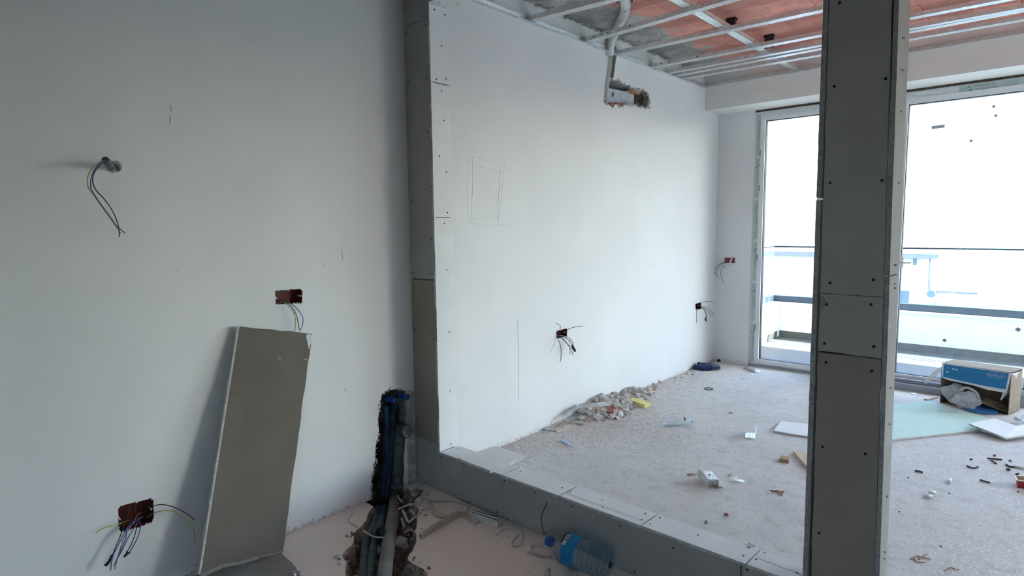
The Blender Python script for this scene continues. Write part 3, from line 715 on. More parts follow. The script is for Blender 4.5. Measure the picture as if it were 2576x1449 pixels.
r = thing('ceiling_hanger', (h3.x, 5.0, ZT+.03), 'flat dark bracket bridging two ceiling profiles near the beam', 'hanger', 'dark hangers of the ceiling grid')
m = MB(); m.box((h3.x-.06, 4.97, ZT+.03), (h3.x+.07, 4.985, ZT+.06)); obj('bracket', m, galvd, r)
m = MB(); m.box((h3.x-.02, 4.965, ZT+.035), (h3.x+.02, 4.97, ZT+.055)); obj('slot_plate', m, rubber, r)

# white lagged pipe coming out of the ceiling void, and its cables
hz = thing('lagged_pipe', (.35, 3.9, 2.7), 'white lagged air conditioning pipe coming down behind the ceiling grid', 'pipe')
path = [FL(1574,-60,ZS-.05), FL(1572,0,ZS-.04), FL(1574,18,ZS-.04), FL(1568,40,ZS-.035), FL(1557,60,ZS-.03), WL(1549,80,.10), WL(1540,98,.045), WL(1535,116,.03), WL(1534,138,.012)]
m = MB(); m.tube(smooth(path, 6), [.030]*24+[.028]*12+[.022]*9+[.016]*4 if False else .031, 12); obj('lagging', m, hosew, hz, sm=True)
m = MB(); c1 = FL(1574,16,ZS-.04); m.tube([c1+V((.034*math.cos(t), .006*math.sin(t*2), .034*math.sin(t))) for t in [i*math.pi/8 for i in range(17)]], .004, 5); obj('cable_tie', m, w_white, hz)
for dx, pts in ((0, [(1536,138),(1533,175),(1528,205),(1525,245)]), (1, [(1539,138),(1537,170),(1531,205),(1527,250),(1524,262)])):
    m = MB(); m.tube(smooth([WL(a, c, .012) for a, c in pts]), .0055, 6); obj('cable', m, w_white, hz, sm=True)
for px in ((1553,8), (1590,4)):
    c = FL(px[0], px[1], ZS-.03); r = thing('pipe_clip', c, 'small white pipe clip screwed to the ceiling %s of the lagged pipe' % ('left' if px[0] < 1570 else 'right'), 'clip')
    m = MB(); m.tube([c+V((.014*math.cos(t), 0, .014*math.sin(t))) for t in [i*math.pi/6 for i in range(11)]], .005, 6); obj('ring', m, w_white, r)
    m = MB(); m.tube([c, c+V((0,0,.022))], .004, 6); obj('screw', m, galvd, r)
# contents of the broken opening
an = WL(1570, 240, -.05); vn = thing('wrapped_duct', (-.06, an.y, an.z-.08), 'pale foil wrapped duct inside the ragged hole high on the wall', 'duct')
q = [WL(a, c, -.05) for a, c in cr(1500,160,10.35,[(200,640),(500,670),(980,770),(980,1110),(560,1070),(200,1020)])]
m = MB(); m.plate(q, (-.03,0,0)); dk = obj('wrap', m, foil, vn)
m = MB(); m.tube([WL(a, c, -.045) for a, c in cr(1500,160,10.35,[(300,650),(560,710),(820,800)])], .006, 6); obj('fold', m, foil, vn)
m = MB(); m.plate([WL(a, c, -.046) for a, c in cr(1500,160,10.35,[(440,740),(470,800),(440,880),(412,800)])], (-.004,0,0)); obj('tear', m, hole_dark, vn)
ri = MB()
for k in range(40):
    p = WL(*cr(1500,160,10.35,[(random.uniform(1060,1290), random.uniform(780,1110))])[0], -.06); s = random.uniform(.008,.022)
    ri.add([p+V((random.uniform(-.4,.8), random.uniform(-1,1), random.uniform(-1,1)))*s for _ in range(5)], [(0,1,2),(0,2,3),(0,3,4),(0,4,1),(1,2,4),(2,3,4)])
obj('broken_brick_core', ri, browni, wall_left)
m = MB(); m.plate([WL(a, c, -.02) for a, c in cr(1500,160,10.35,[(840,690),(920,640),(1120,760),(1130,800),(1000,780)])], (-.04,0,0)); obj('foam_lump', m, amber, wall_left)

# ---------------------------------------------------------------- socket boxes with loose wires
def wires(root, paths, r=.0018):
    for m_, pts in paths:
        t = MB(); t.tube(smooth([WL(a, c, x) for a, c, x in pts], 7), r, 6); obj('wire', t, m_, root, sm=True)
def sbox(key, label, xin=.054):
    P = sock[key]; ys = [p[0] for p in P]; zs = [p[1] for p in P]; a, b, c, d = min(ys)+.003, max(ys)-.003, min(zs)+.003, max(zs)-.003
    r = thing('socket_box', (-.02, (a+b)/2, c), label, 'socket box')
    m = MB(); t = .002
    m.box((-.05, a, c), (-.048, b, d)); m.box((-.05, a, c), (-.004, a+t, d)); m.box((-.05, b-t, c), (-.004, b, d)); m.box((-.05, a, c), (-.004, b, c+t)); m.box((-.05, a, d-t), (-.004, b, d))
    obj('box', m, redbox, r)
    for y in (a+.005, b-.005):
        m = MB(); m.tube([(-.03, y, (c+d)/2), (-.004, y, (c+d)/2)], .0035, 8); obj('screw_post', m, w_white, r)
    return r
sa = sbox('a', 'dark red double socket box above the leaning board')
wires(sa, [(w_yg, [(697,759,-.03),(715,760,.02),(733,778,.04),(743,800,.035),(742,834,.02)]), (w_blue, [(699,758,-.03),(722,759,.02),(745,774,.045),(760,795,.04),(762,812,.035),(755,834,.03)]),
    (w_grey, [(697,757,-.03),(712,757,.02),(732,770,.045),(746,795,.04),(753,830,.025)])])
sb = sbox('b', 'dark red socket box near the floor with a bundle of hanging wires')
f3 = lambda pts, xs: [(a, c, x) for (a, c), x in zip(cr(200,1200,5.819,pts), xs)]
wires(sb, [
 (w_grey, f3([(950,510),(1080,430),(1200,403),(1350,430),(1520,510),(1630,580),(1680,628)], [-.04,.0,.03,.05,.06,.06,.06])),
 (w_yg, f3([(960,610),(1080,530),(1250,492),(1400,505),(1530,570),(1630,680),(1680,820),(1685,950)], [-.04,.0,.03,.05,.06,.07,.07,.07])),
 (w_yg, f3([(730,630),(640,660),(520,710),(380,740),(300,780),(235,825)], [-.04,-.005,.02,.03,.03,.03])),
 (w_grey, f3([(725,430),(700,560),(660,700),(590,880),(520,1050),(480,1150),(430,1270),(380,1300)], [-.045,-.03,.02,.04,.05,.05,.05,.05])),
 (w_blue, f3([(770,610),(720,700),(640,850),(560,1010),(500,1130),(470,1250),(455,1365)], [-.04,.015,.04,.05,.055,.06,.06])),
 (w_red, f3([(905,530),(860,535),(800,640),(720,770),(650,890),(600,1040),(560,1180),(515,1350)], [-.04,.0,.025,.045,.055,.06,.06,.06])),
 (w_blue, f3([(935,590),(870,600),(790,680),(690,760),(680,880),(620,1040),(560,1170),(500,1305)], [-.04,.0,.03,.05,.055,.06,.065,.065])),
 (w_blue, f3([(900,590),(840,680),(770,790),(700,910),(620,1080),(550,1200)], [-.03,.02,.045,.06,.065,.065])),
 (w_brown, f3([(870,650),(840,740),(800,880),(750,1000),(700,1090)], [-.02,.025,.045,.05,.05])),
 (w_blue, f3([(880,640),(890,740),(860,860),(800,990),(740,1090)], [-.02,.03,.05,.055,.055])),
 (w_brown, f3([(910,390),(890,480),(870,560)], [-.046,-.045,-.04])), (w_brown, f3([(805,410),(815,480),(825,540)], [-.046,-.045,-.04]))], .0019)
for pts, w_ in (([(470,1140),(440,1230),(375,1300)], .006), ([(700,1080),(690,1130),(650,1170)], .005), ([(690,1140),(740,1100)], .004)):
    q = [WL(a, c, .052) for a, c in cr(200,1200,5.819,pts)]; m = MB(); m.tube(q, [w_*.5]+[w_]*(len(q)-1), 6); obj('taped_end', m, w_tape, sb)
s_c = sbox('c', 'dark red socket box on the bright room wall above the rubble')
g3 = lambda pts, xs: [(a, c, x) for (a, c), x in zip(cr(1360,780,10.35,pts), xs)]
wires(s_c, [(w_grey, g3([(470,640),(560,580),(700,510),(850,450),(980,432),(1105,435)], [-.03,.0,.03,.06,.08,.09])), (w_blue, g3([(450,640),(490,560),(515,470),(500,400),(460,365),(405,352)], [-.03,.0,.03,.04,.04,.04])),
 (w_grey, g3([(430,720),(480,820),(520,950),(535,1100),(530,1240),(505,1350)], [-.01,.02,.05,.07,.08,.08])), (w_white, g3([(410,640),(400,720),(350,860),(320,960),(265,1070)], [-.01,.02,.04,.05,.06])),
 (w_white, g3([(400,700),(370,850),(325,960)], [.0,.03,.045])), (w_grey, g3([(520,710),(620,800),(720,920),(800,1050),(850,1175)], [-.01,.03,.05,.07,.08])), (w_grey, g3([(550,720),(660,830),(770,990),(830,1130)], [-.01,.03,.06,.08])),
 (w_brown, g3([(600,700),(720,770),(810,870),(860,980)], [-.01,.03,.05,.06])), (w_grey, g3([(660,670),(760,740),(830,830),(855,930)], [-.01,.03,.05,.06])), (w_red, g3([(640,700),(740,800),(760,900),(765,1155)], [-.01,.03,.05,.06])),
 (w_white, g3([(440,680),(520,660),(620,690)], [-.03,-.005,.01]))], .0021)
q = [WL(a, c, .062) for a, c in cr(1360,780,10.35,[(815,910),(850,990),(900,1070)])]; m = MB(); m.tube(q, [.006,.011,.008], 8); obj('taped_end', m, w_tape, s_c)
s_d = sbox('d', 'small dark red socket box low in the far corner of the wall')
h3_ = lambda pts, xs: [(a, c, x) for (a, c), x in zip(cr(1735,620,7.248,pts), xs)]
wires(s_d, [(w_grey, h3_([(130,1070),(200,1025),(280,1005),(360,1002),(450,1012)], [-.03,.01,.05,.08,.11])), (w_grey, h3_([(120,1130),(127,1220),(128,1310),(118,1400)], [-.01,.02,.03,.03])),
 (w_brown, h3_([(180,1095),(240,1125),(290,1190),(305,1270)], [-.01,.03,.05,.06])), (w_red, h3_([(190,1100),(250,1140),(290,1215),(300,1290)], [-.01,.03,.055,.06])),
 (w_grey, h3_([(200,1095),(300,1110),(380,1170),(440,1255)], [-.01,.03,.07,.09])), (w_grey, h3_([(190,1100),(290,1140),(350,1200),(388,1275)], [-.01,.03,.06,.08]))], .0022)
q = [WL(a, c, .062) for a, c in cr(1735,620,7.248,[(305,1280),(290,1330),(300,1365)])]; m = MB(); m.tube(q, [.006,.012,.006], 8); obj('taped_end', m, w_grey, s_d)
# box on the far pier
p0, p1 = PY(1823,648,YC), PY(1849,662,YC)
r = thing('socket_box', (.15, YC-.004, p1.z), 'dark red socket box with white tape on the pier beside the window', 'socket box')
m = MB(); m.box((p0.x, YC-.004, p1.z), (p1.x, YC+.0, p0.z)); obj('box', m, mat('plum_red_box_plastic', (.19,.05,.055), .5, var=.12, scale=30), r)
for a in (p0.x+.008, p1.x-.008):
    m = MB(); m.tube([(a, YC-.0065, (p0.z+p1.z)/2), (a, YC-.004, (p0.z+p1.z)/2)], .006, 8); obj('screw_post', m, w_white, r)
pp = lambda pts, ys: [PY(a, c, YC-y) for (a, c), y in zip(cr(1735,620,7.248,pts), ys)]
m = MB(); m.tube(pp([(770,190),(755,250),(730,310),(660,325),(600,345),(650,400)], [.006,.008,.02,.04,.04,.04]), .010, 6); obj('white_tape', m, w_white, r)
for mm, pts, ys in ((w_grey, [(660,280),(560,310),(480,380),(448,450),(455,490),(500,545),(540,585)], [.0,.04,.06,.07,.07,.06,.06]), (w_grey, [(660,285),(580,320),(520,380),(498,450),(492,530)], [.0,.04,.06,.06,.06]), (w_grey, [(600,365),(575,430),(570,520),(585,590),(620,640)], [.03,.05,.06,.05,.04]), (w_yg, [(470,510),(520,560)], [.07,.06])):
    m = MB(); m.tube(smooth(pp(pts, ys)), .0022, 6); obj('wire', m, mm, r, sm=True)
# conduit with three wires high on the left wall
cs, ce = WL(283,421,-.03), WL(265,404,.10)
r = thing('conduit_stub', cs, 'short grey conduit stub sticking out high on the left wall with three wires', 'conduit')
cp = smooth([WL(284,424,-.02), WL(281,420,.02), WL(273,411,.06), WL(265,402,.088)])
m = MB(); m.tube(cp, .0115, 12, cap=False); m.tube(cp, .0095, 12, cap=True); obj('pipe', m, greyp, r, sm=True)
m = MB()
for k in range(14):
    t = k*2*math.pi/14; p = V((.003, cs.y+.016*math.cos(t), cs.z+.016*math.sin(t))); m.obox(p, (.005,0,0), (0,.005,.001), (0,.001,.005))
obj('plaster_collar', m, plaster, r)
k3 = lambda pts, xs: [(a, c, x) for (a, c), x in zip(cr(150,350,4.83,pts), xs)]
wires(r, [(w_yg, k3([(555,255),(480,285),(400,350),(348,440),(338,520),(350,590),(400,660),(500,800),(620,970),(700,1080),(745,1145)], [.085,.105,.12,.12,.12,.11,.10,.08,.07,.06,.06])),
 (w_blue, k3([(560,258),(490,295),(420,380),(385,470),(378,560),(395,630),(500,790),(620,950),(690,1050),(795,1142)], [.085,.11,.125,.125,.12,.11,.085,.07,.065,.06])),
 (w_grey, k3([(565,262),(500,310),(430,390),(404,470),(410,550),(450,630),(530,715),(610,820),(670,930),(710,1040),(722,1110),(727,1188)], [.085,.11,.125,.125,.12,.115,.105,.095,.085,.075,.07,.07]))], .0019)

# ---------------------------------------------------------------- leaning board and the piece beneath it
tl_, tr_ = WL(598,820,.03), WL(785,840,.016); bl_ = V((.085, .842, .034)); br_ = V((.130, 1.172, .012))
bl_ = CAM+ray(500,1445)*((bl_.x-CAM.x)/ray(500,1445).x); br_ = CAM+ray(712,1384)*((br_.x-CAM.x)/ray(712,1384).x)
r = thing('leaning_plasterboard', ((bl_+br_)/2), 'tall brown plasterboard offcut leaning against the left wall', 'plasterboard')
nrm = (tr_-tl_).cross(br_-tl_).normalized(); nrm = nrm if nrm.x > 0 else -nrm
bl_ = CAM+ray(500,1445)*((tl_-CAM).dot(nrm)/ray(500,1445).dot(nrm)); print('lean', tl_, tr_, bl_, br_)
e1 = rag([bl_, br_, tr_, tl_], .05, .0025)
m = MB(); m.plate(e1, -nrm*.0125, 0, 1); lb = obj('board', m, [board_lean, gypc], r)
def onb(px, off=.0006):
    q = ray(*px); t = (tl_-CAM).dot(nrm)/q.dot(nrm); return CAM+q*t+nrm*off
m = MB(); dl_ = (tr_-tl_).normalized()*.007; m.plate([bl_+nrm*.0003, bl_+dl_+nrm*.0006, tl_+dl_+nrm*.0006, tl_+nrm*.0003], nrm*.0006); obj('bevelled_edge', m, gypc, r)
m = MB(); m.plate(rag([onb(a) for a in ((771,840),(785,842),(783,862),(777,880),(774,864),(770,852))], .01, .002), nrm*.001); obj('torn_corner', m, cardw, r)
for pts in ([(777,850),(773,868),(780,874)], [(700,899),(706,906)], [(766,903),(778,908)]):
    m = MB(); m.tube([onb(a, .001) for a in pts], .0016, 4); obj('scrape', m, cardw, r)
bp_ = [onb(a, .002) for a in ((502,1443),(560,1418),(600,1412),(650,1397),(712,1384))]
m = MB()
for a, c in zip(bp_, bp_[1:]):
    m.plate([a, c, c+V((.012,0,-.010)), a+V((.016,0,-.006+random.uniform(-.004,.004)))], nrm*.0008)
obj('torn_paper_edge', m, gypb, r)
fr = [FL(a, c, .013) for a, c in ((470,1452),(705,1390),(738,1420),(752,1437),(775,1465),(600,1540))]
m = MB(); m.plate(rag(fr, .03, .003), (0,0,-.0125), 0, 1); fo_ = obj('plasterboard_offcut', m, [mat('dusty_board_paper', (.30,.275,.25), .9, var=.08, scale=9), gypc], None,
    label='dusty plasterboard piece lying on the floor under the leaning board', cat='plasterboard')
m = MB()
for k in range(16):
    p = FL(748+random.uniform(-14,12), 1441+random.uniform(-6,8), .014); s = random.uniform(.004,.010)
    m.add([p+V((random.uniform(-1,1), random.uniform(-1,1), random.uniform(-.2,.8)))*s for _ in range(4)], [(0,1,2),(0,2,3),(0,3,1),(1,3,2)])
obj('crumbled_corner', m, cardw, fo_)

# ---------------------------------------------------------------- pipes in the chase and trench
pc = lambda pts: cr(800, 940, 2.846, pts)
def pipe(name, label, parts):
    root = None
    for nm, pts, rr, m_ in parts:
        m = MB(); P = smooth(pts, 6); m.tube(P, rr, 14)
        if root is None: root = thing(name, pts[-1], label, 'pipe')
        obj(nm, m, m_, root, sm=True)
    return root
A = pc([(485,230),(490,400),(487,600),(475,760),(455,890),(440,960)])
B = pc([(545,220),(530,400),(517,600),(505,760),(490,890),(478,960)])
def down(px, X): return [WL(a, c, X) for a, c in px]
ta = pc([(440,960),(410,1060),(375,1140),(342,1230),(330,1330),(325,1449)]); tb_ = pc([(478,960),(452,1060),(425,1140),(405,1210),(385,1330),(375,1449)])
def tpath(px, z0, z1): return [FL(a, c, z0+(z1-z0)*i/(len(px)-1)) for i, (a, c) in enumerate(px)]
def pipeset(name, label, up_, tren, r0, X, z0, z1):
    U = down(up_, X); T = tpath(tren, z0, z1); T = [p for p in T if p.x > U[-1].x+.01]; d = (T[-1]-T[-2]).normalized()
    T += [T[-1]+d*.35]
    r = thing(name, T[0], label, 'pipe')
    full = smooth(U+T[0:2], 6); m = MB(); m.tube(full, r0, 12); obj('insulation', m, bluei, r, sm=True)
    m = MB(); m.tube(smooth(T, 6), r0*1.10, 12); obj('dusty_insulation', m, bluei2, r, sm=True); return r, U, T
pa_, Ua, Ta = pipeset('insulated_pipe', 'dark blue insulated water pipe rising in the wall chase, left of the pair', A, ta, .0165, -.05, -.03, -.015)
pb_, Ub, Tb = pipeset('insulated_pipe', 'dark blue insulated water pipe rising in the wall chase, right of the pair', B, tb_, .0165, -.045, -.03, -.015)
m = MB(); m.tube(smooth(down(pc([(420,375),(470,368),(540,345),(590,325),(640,310)]), -.085)), .0165, 10)
obj('horizontal_pipe', m, bluei, None, sm=True, label='dark blue insulated pipe crossing behind the upright pair in the chase', cat='pipe')
for (a, b2, lab, X) in (((495,178),(552,193),'blue plastic plug on the left water outlet in the chase', .0), ((580,160),(640,168),'dusty blue plastic plug on the right water outlet in the chase', .0)):
    p, q = WL(*pc([a])[0], -.02), WL(*pc([b2])[0], .05); r = thing('pipe_plug', p, lab, 'plug')
    d = (q-p).normalized(); m = MB(); m.tube([p-d*.02, p], .013, 12); obj('brass_socket', m, galvd, r)
    m = MB(); m.tube([p, p+d*.01, q-d*.012, q], [.014,.0135,.0125,.0145], 14, cap=False); m.tube([q-d*.012, q-d*.010], .011, 12); obj('plug_body', m, capb if 'left' in lab else [capb], r, sm=False)
    for k in range(6):
        t = k*math.pi/3; s = d.orthogonal().normalized(); s2 = d.cross(s); c = q+(s*math.cos(t)+s2*math.sin(t))*.0125
        mm = MB(); mm.obox(c-d*.008, d*.010, s*.002, s2*.002); obj('plug_rib', mm, capb, r)
m = MB(); c = WL(*pc([(507,397)])[0], -.02)
m.tube(smooth([c+V((0,-.042,.0)), c+V((.012,-.02,-.004)), c+V((.010,.0,.0)), c+V((.012,.02,-.002)), c+V((0,.045,-.004))]), .003, 6); obj('binding_wire', m, rubber, pa_, sm=True)
# drain pipe
D = pc([(580,425),(577,500),(572,600),(568,720),(562,800),(556,850)])
U = down(D, -.035); Tt = [FL(a, c, z) for (a, c), z in zip(pc([(548,910),(540,990),(525,1090),(508,1200),(492,1320),(475,1449)]), [-.045,-.03,-.015,-.005,.0,.005])]
dT = (Tt[-1]-Tt[-2]).normalized(); Tt.append(Tt[-1]+dT*.35)
r = thing('drain_pipe', Tt[0], 'grey plastic drain pipe with a capped elbow rising in the wall chase', 'pipe')
m = MB(); m.tube(smooth(U+Tt[:1], 6), .029, 16); obj('upright_pipe', m, greyp, r, sm=True)
m = MB(); m.tube(smooth(Tt, 6), .030, 16); obj('floor_pipe', m, greypd, r, sm=True)
m = MB(); cc = WL(*pc([(640,412)])[0], .045); e0 = U[0]
m.tube(smooth([U[1], U[0], e0+(cc-e0)*.25+V((0,0,.018)), e0+(cc-e0)*.7+V((0,0,.004)), cc]), .031, 16); obj('elbow', m, greyp, r, sm=True)
dc = (cc-(e0+(cc-e0)*.7+V((0,0,.004)))).normalized(); m = MB(); m.tube([cc-dc*.014, cc-dc*.002, cc+dc*.006], [.0345,.0345,.033], 18); cpx = obj('end_cap', m, greyp, r)
for k in range(5):
    t = 2.2+k*.35; s = dc.orthogonal().normalized(); s2 = dc.cross(s); m = MB(); m.tube([cc+dc*.006+(s*math.cos(t)+s2*math.sin(t))*.027, cc+dc*.0075+(s*math.cos(t)+s2*math.sin(t))*.027], .003, 6); obj('cap_mark', m, w_white, cpx)
for px_ in ((568,712),(562,800)):
    c = WL(*pc([px_])[0], -.035); m = MB(); m.tube([c+V((0,0,.012)), c+V((0,0,.010)), c-V((0,0,.010)), c-V((0,0,.012))], [.030,.035,.035,.030], 16); obj('pipe_collar', m, greyp, r, sm=True)
# open grey fitting on the blue pipes
c = FL(*pc([(437,1135)])[0], .03); vd = (CAM-c).normalized(); ax = (vd+V((.5,.25,-.2))).normalized()
r = thing('pipe_fitting', c, 'open grey plastic pipe socket resting on the floor pipes', 'fitting')
m = MB(); m.tube([c-ax*.05, c-ax*.028, c-ax*.02, c+ax*.016], [.018,.019,.026,.027], 16, cap=False); m.tube([c-ax*.03, c-ax*.0, c+ax*.016], [.014,.020,.0255], 16, cap=False); m.tube([c-ax*.031, c-ax*.030], .0145, 12); obj('socket', m, bluei2, r)
m = MB(); m.tube(smooth([c+V((-.05,-.05,.01)), c+V((-.02,-.035,-.005)), c+V((.01,-.02,-.012)), c+V((.05,.03,-.02))]), .004, 6); obj('tie_wire', m, strap, r, sm=True)

# ---------------------------------------------------------------- loose debris in front of the partition
def strip(name, px, zs, w, t, m_, label, cat, flat=True, group=None, parent=None):
    P = smooth([FL(a, c, z) for (a, c), z in zip(px, zs)], 5); m = MB()
    for i in range(len(P)-1):
        a, b = P[i], P[i+1]; d = (b-a); d2 = V((d.x, d.y, 0)).normalized() if V((d.x, d.y, 0)).length > 1e-6 else V((1,0,0)); s = V((-d2.y, d2.x, 0))
        if flat: m.obox((a+b)/2, (b-a)*.52, s*w/2, V((0,0,t/2)))
        else: m.obox((a+b)/2, (b-a)*.52, s*t/2, V((0,0,w/2)))
    return obj(name, m, m_, parent, label=label, cat=cat, group=group)
def rod(name, px, zs, r, m_, label, cat, group=None, n=6, sm=True):
    P = [FL(a, c, z) for (a, c), z in zip(px, zs)]; m = MB(); m.tube(smooth(P, 5) if sm else P, r, n)
    return obj(name, m, m_, None, sm=True, label=label, cat=cat, group=group)
d_ = lambda pts: cr(1040, 1200, 5.82, pts)
a, b = FL(*d_([(95,870)])[0], .012), FL(*d_([(655,525)])[0], .014)
r = thing('wooden_lath', (a+b)/2-V((0,0,.012)), 'long dusty wooden lath lying in front of the low partition', 'lath')
dv = (b-a).normalized(); sv = V((-dv.y, dv.x, 0)); m = MB(); mid = a+(b-a)*.28
m.obox((mid+b)/2, (b-mid)/2, sv*.009, V((0,0,.012))); obj('long_piece', m, woodd, r)
m = MB(); m.obox((a+mid)/2-V((0,0,.001)), (mid-a)/2-dv*.002, sv*.0085+V((0,0,.001)), V((0,0,.0105))); obj('broken_end', m, woodd, r)
r = thing('paint_brush_scrap', FL(*d_([(860,600)])[0]), 'flat bent cardboard scrap with a frayed end beside the lath', 'scrap')
P = [FL(*p, .006) for p in d_([(680,545),(760,550),(830,590),(880,630)])]; m = MB()
for i in range(3): 
    a, b = P[i], P[i+1]; d2 = (b-a).normalized(); s = V((-d2.y, d2.x, 0)); m.obox((a+b)/2, (b-a)*.54, s*.016, V((0,0,.004)))
obj('strip', m, woodd, r)
for k in range(5):
    e = FL(*d_([(900+k*22, 690-k*14)])[0], .006); m = MB(); m.tube([P[3]+V((.004*k-.01, .004*k-.008, 0)), e], .0055, 5); obj('frayed_end', m, strap, r)
rod('bent_cable', d_([(-20,405),(100,375),(250,350),(420,345),(620,345),(720,375),(800,410),(810,450),(780,500),(720,520)]), [.02,.012,.008,.008,.008,.01,.012,.012,.01,.008], .006, strap, 'flattened grey cable looped on the floor beside the partition', 'cable')
rod('twisted_rope', d_([(110,310),(200,340),(240,380),(280,450),(320,530),(400,570),(500,575)]), [.012,.012,.010,.010,.010,.008,.008], .007, strap, 'frayed pale rope end crossing the looped cable', 'rope')
# steel offcut
q = [FL(*p, .028) for p in d_([(880,478),(1250,580),(1230,668),(845,538)])]
r = thing('profile_offcut', (q[0]+q[2])/2-V((0,0,.028)), 'short ribbed steel profile offcut lying against the partition', 'metal offcut')
m = MB(); m.plate(q, (0,0,-.0012)); m.plate([q[2], q[3], q[3]-V((0,0,.026)), q[2]-V((0,0,.026))], (0,.001,0)); m.plate([q[0], q[1], q[1]-V((0,0,.026)), q[0]-V((0,0,.026))], (0,-.001,0)); obj('channel', m, galv, r)
for k in range(4):
    t = .14+k*.24; m = MB(); m.tube([q[0]+(q[3]-q[0])*t, q[1]+(q[2]-q[1])*t], .0022, 5); obj('rib', m, galvd if k in (0,2) else galv, r)
rod('thin_wire', d_([(1210,855),(1290,790),(1400,758),(1520,750),(1600,790),(1620,815)]), [.002]*6, .0022, strap, 'thin dusty wire curling out from the partition foot', 'wire')
rod('looped_wire', d_([(1620,815),(1600,900),(1570,985),(1520,1010),(1465,1000),(1445,965),(1480,900),(1545,850)]), [.004]*8, .003, strap, 'dusty wire bent into a small loop on the floor', 'wire')
rod('wire_piece', d_([(1320,690),(1400,685),(1500,730),(1600,785)]), [.005]*4, .004, strap, 'short dusty cable piece along the partition foot', 'cable')
rod('stick_piece', d_([(1290,600),(1370,605)]), [.012,.016], .003, woodd, 'short stick poking out beside the partition joint', 'stick')
rod('stick_piece', d_([(1120,670),(1210,672)]), [.006,.006], .005, strap, 'pale chip in front of the steel offcut', 'chip')
P = [PY(1376,1265,YP-.012), PY(1371,1278,YP-.012), PY(1362,1298,YP-.02), PY(1363,1320,YP-.03), PY(1368,1346,YP-.045)]
m = MB(); m.tube(smooth(P), .0027, 6); obj('leaning_wire', m, mat('dull_wire', (.12,.115,.11), .7, var=.1), None, sm=True, label='stiff grey wire leaning upright against the low partition', cat='wire')
e_ = lambda pts: cr(1300, 1220, 6.326, pts)
strip('flat_strap', e_([(170,1070),(270,1085),(400,1130),(560,1130)]), [.004,.004,.005,.005], .012, .004, strap, 'flat pale strap lying in front of the large bottle', 'strap')
strip('flat_strap', e_([(470,960),(520,1010),(600,1090),(740,1240)]), [.012,.014,.012,.008], .012, .004, strap, 'flat pale strap running out from under the bottle neck', 'strap')
rod('thin_stick', e_([(215,970),(240,1050)]), [.008,.006], .003, strap, 'thin stick between the straps', 'stick')
rod('bent_cable', e_([(215,985),(320,945),(430,950),(490,1000)]), [.006,.008,.010,.010], .004, strap, 'short curved cable bit at the bottle cap', 'cable')
rod('bent_cable', e_([(540,1150),(600,1180),(700,1250),(840,1330)]), [.004]*4, .003, strap, 'thin cable trailing towards the viewer from the straps', 'cable')
rod('broken_stick', e_([(500,1350),(480,1460)]), [.010,.010], .010, woodd, 'stubby broken stick at the bottom edge', 'stick')
rod('bent_cable', cr(840,1180,5.386,[(280,565),(225,640),(200,690),(210,715),(260,750),(320,785)]), [.003]*6, .0022, strap, 'thin pale wire on the floor left of the trench', 'wire')
# debris in the trench
t_ = lambda pts: cr(840, 1180, 5.386, pts)
for k, (pts, zs, w_, lab) in enumerate((
  ([(860,360),(890,410),(930,450)], [-.01,-.01,-.01], .008, 'pale plaster sliver at the drain pipe'),
  ([(930,560),(1000,710)], [.0,.0], .012, 'straight pale lath piece in the trench'),
  ([(880,540),(1000,490),(1185,460)], [.01,.015,.015], .006, 'pale cable end crossing the trench'),
  ([(1040,550),(1090,620)], [.0,.0], .011, 'stubby pale chip right of the drain pipe'),
  ([(920,670),(950,780)], [-.02,-.02], .012, 'pale curled chip low in the trench'),
  ([(1010,730),(1100,650),(1185,590)], [.0,.005,.01], .007, 'pale twig rising out of the trench'),
  ([(950,870),(990,840),(1050,820),(1070,850)], [-.01,-.01,-.01,-.01], .004, 'thin curl of pale wire in the trench'))):
    strip('debris_sliver', t_(pts), zs, w_, .006, strap, lab, 'debris', group='pale debris in the pipe trench')
def lump(name, c, s, m_, label=None, cat=None, group=None, seed=0, sub=1, parent=None, amp=.35, kind=None):
    rnd = random.Random(seed); import bmesh
    bm = bmesh.new(); bmesh.ops.create_icosphere(bm, subdivisions=sub, radius=1)
    off = V((rnd.random()*50, rnd.random()*50, 0)); mb = MB()
    for v in bm.verts:
        k = 1+amp*noise.noise(v.co*1.3+off)*1.6+amp*.4*noise.noise(v.co*4+off)
        p = v.co*k; mb.v.append(V(c)+V((p.x*s[0], p.y*s[1], p.z*s[2])))
    for f in bm.faces: mb.f.append([v.index for v in f.verts]); mb.m.append(0)
    bm.free(); return obj(name, mb, m_, parent, label=label, cat=cat, group=group, kind=kind, sm=(sub > 2))
c = FL(*t_([(890,1010)])[0], -.01); lump('paper_lump', c, (.03,.035,.028), mat('crumpled_dusty_paper', (.30,.26,.22), .9, var=.1, scale=20), 'crumpled dusty paper lump in the trench beside the drain pipe', 'paper', seed=3, sub=2)
c = FL(*t_([(615,1110)])[0], -.03); lump('plaster_chunk', c, (.016,.022,.02), stone, 'pale plaster chunk between the floor pipes', 'rubble', seed=5, sub=1)
c = FL(*t_([(1120,310)])[0], .01); lump('mortar_chunk', c, (.03,.028,.018), dirt, 'brown mortar chunk in the corner of the partition', 'rubble', seed=8, sub=2)
for k in range(46):
    a = random.choice(L_[:9]+R_[:9]); p = V((a.x+random.uniform(-.02,.06), a.y+random.uniform(-.04,.04), 0))
    if p.x < .03 or p.y > 1.99: continue
    s = random.uniform(.004,.011); lump('trench_pebble', (p.x, p.y, -.012 if inside((p.x, p.y), trench) else s*.3), (s, s, s*.7), random.choice([stone, dirt]), 'small pebble of broken screed along the trench edge', 'rubble', 'pebbles along the trench edge', seed=100+k)

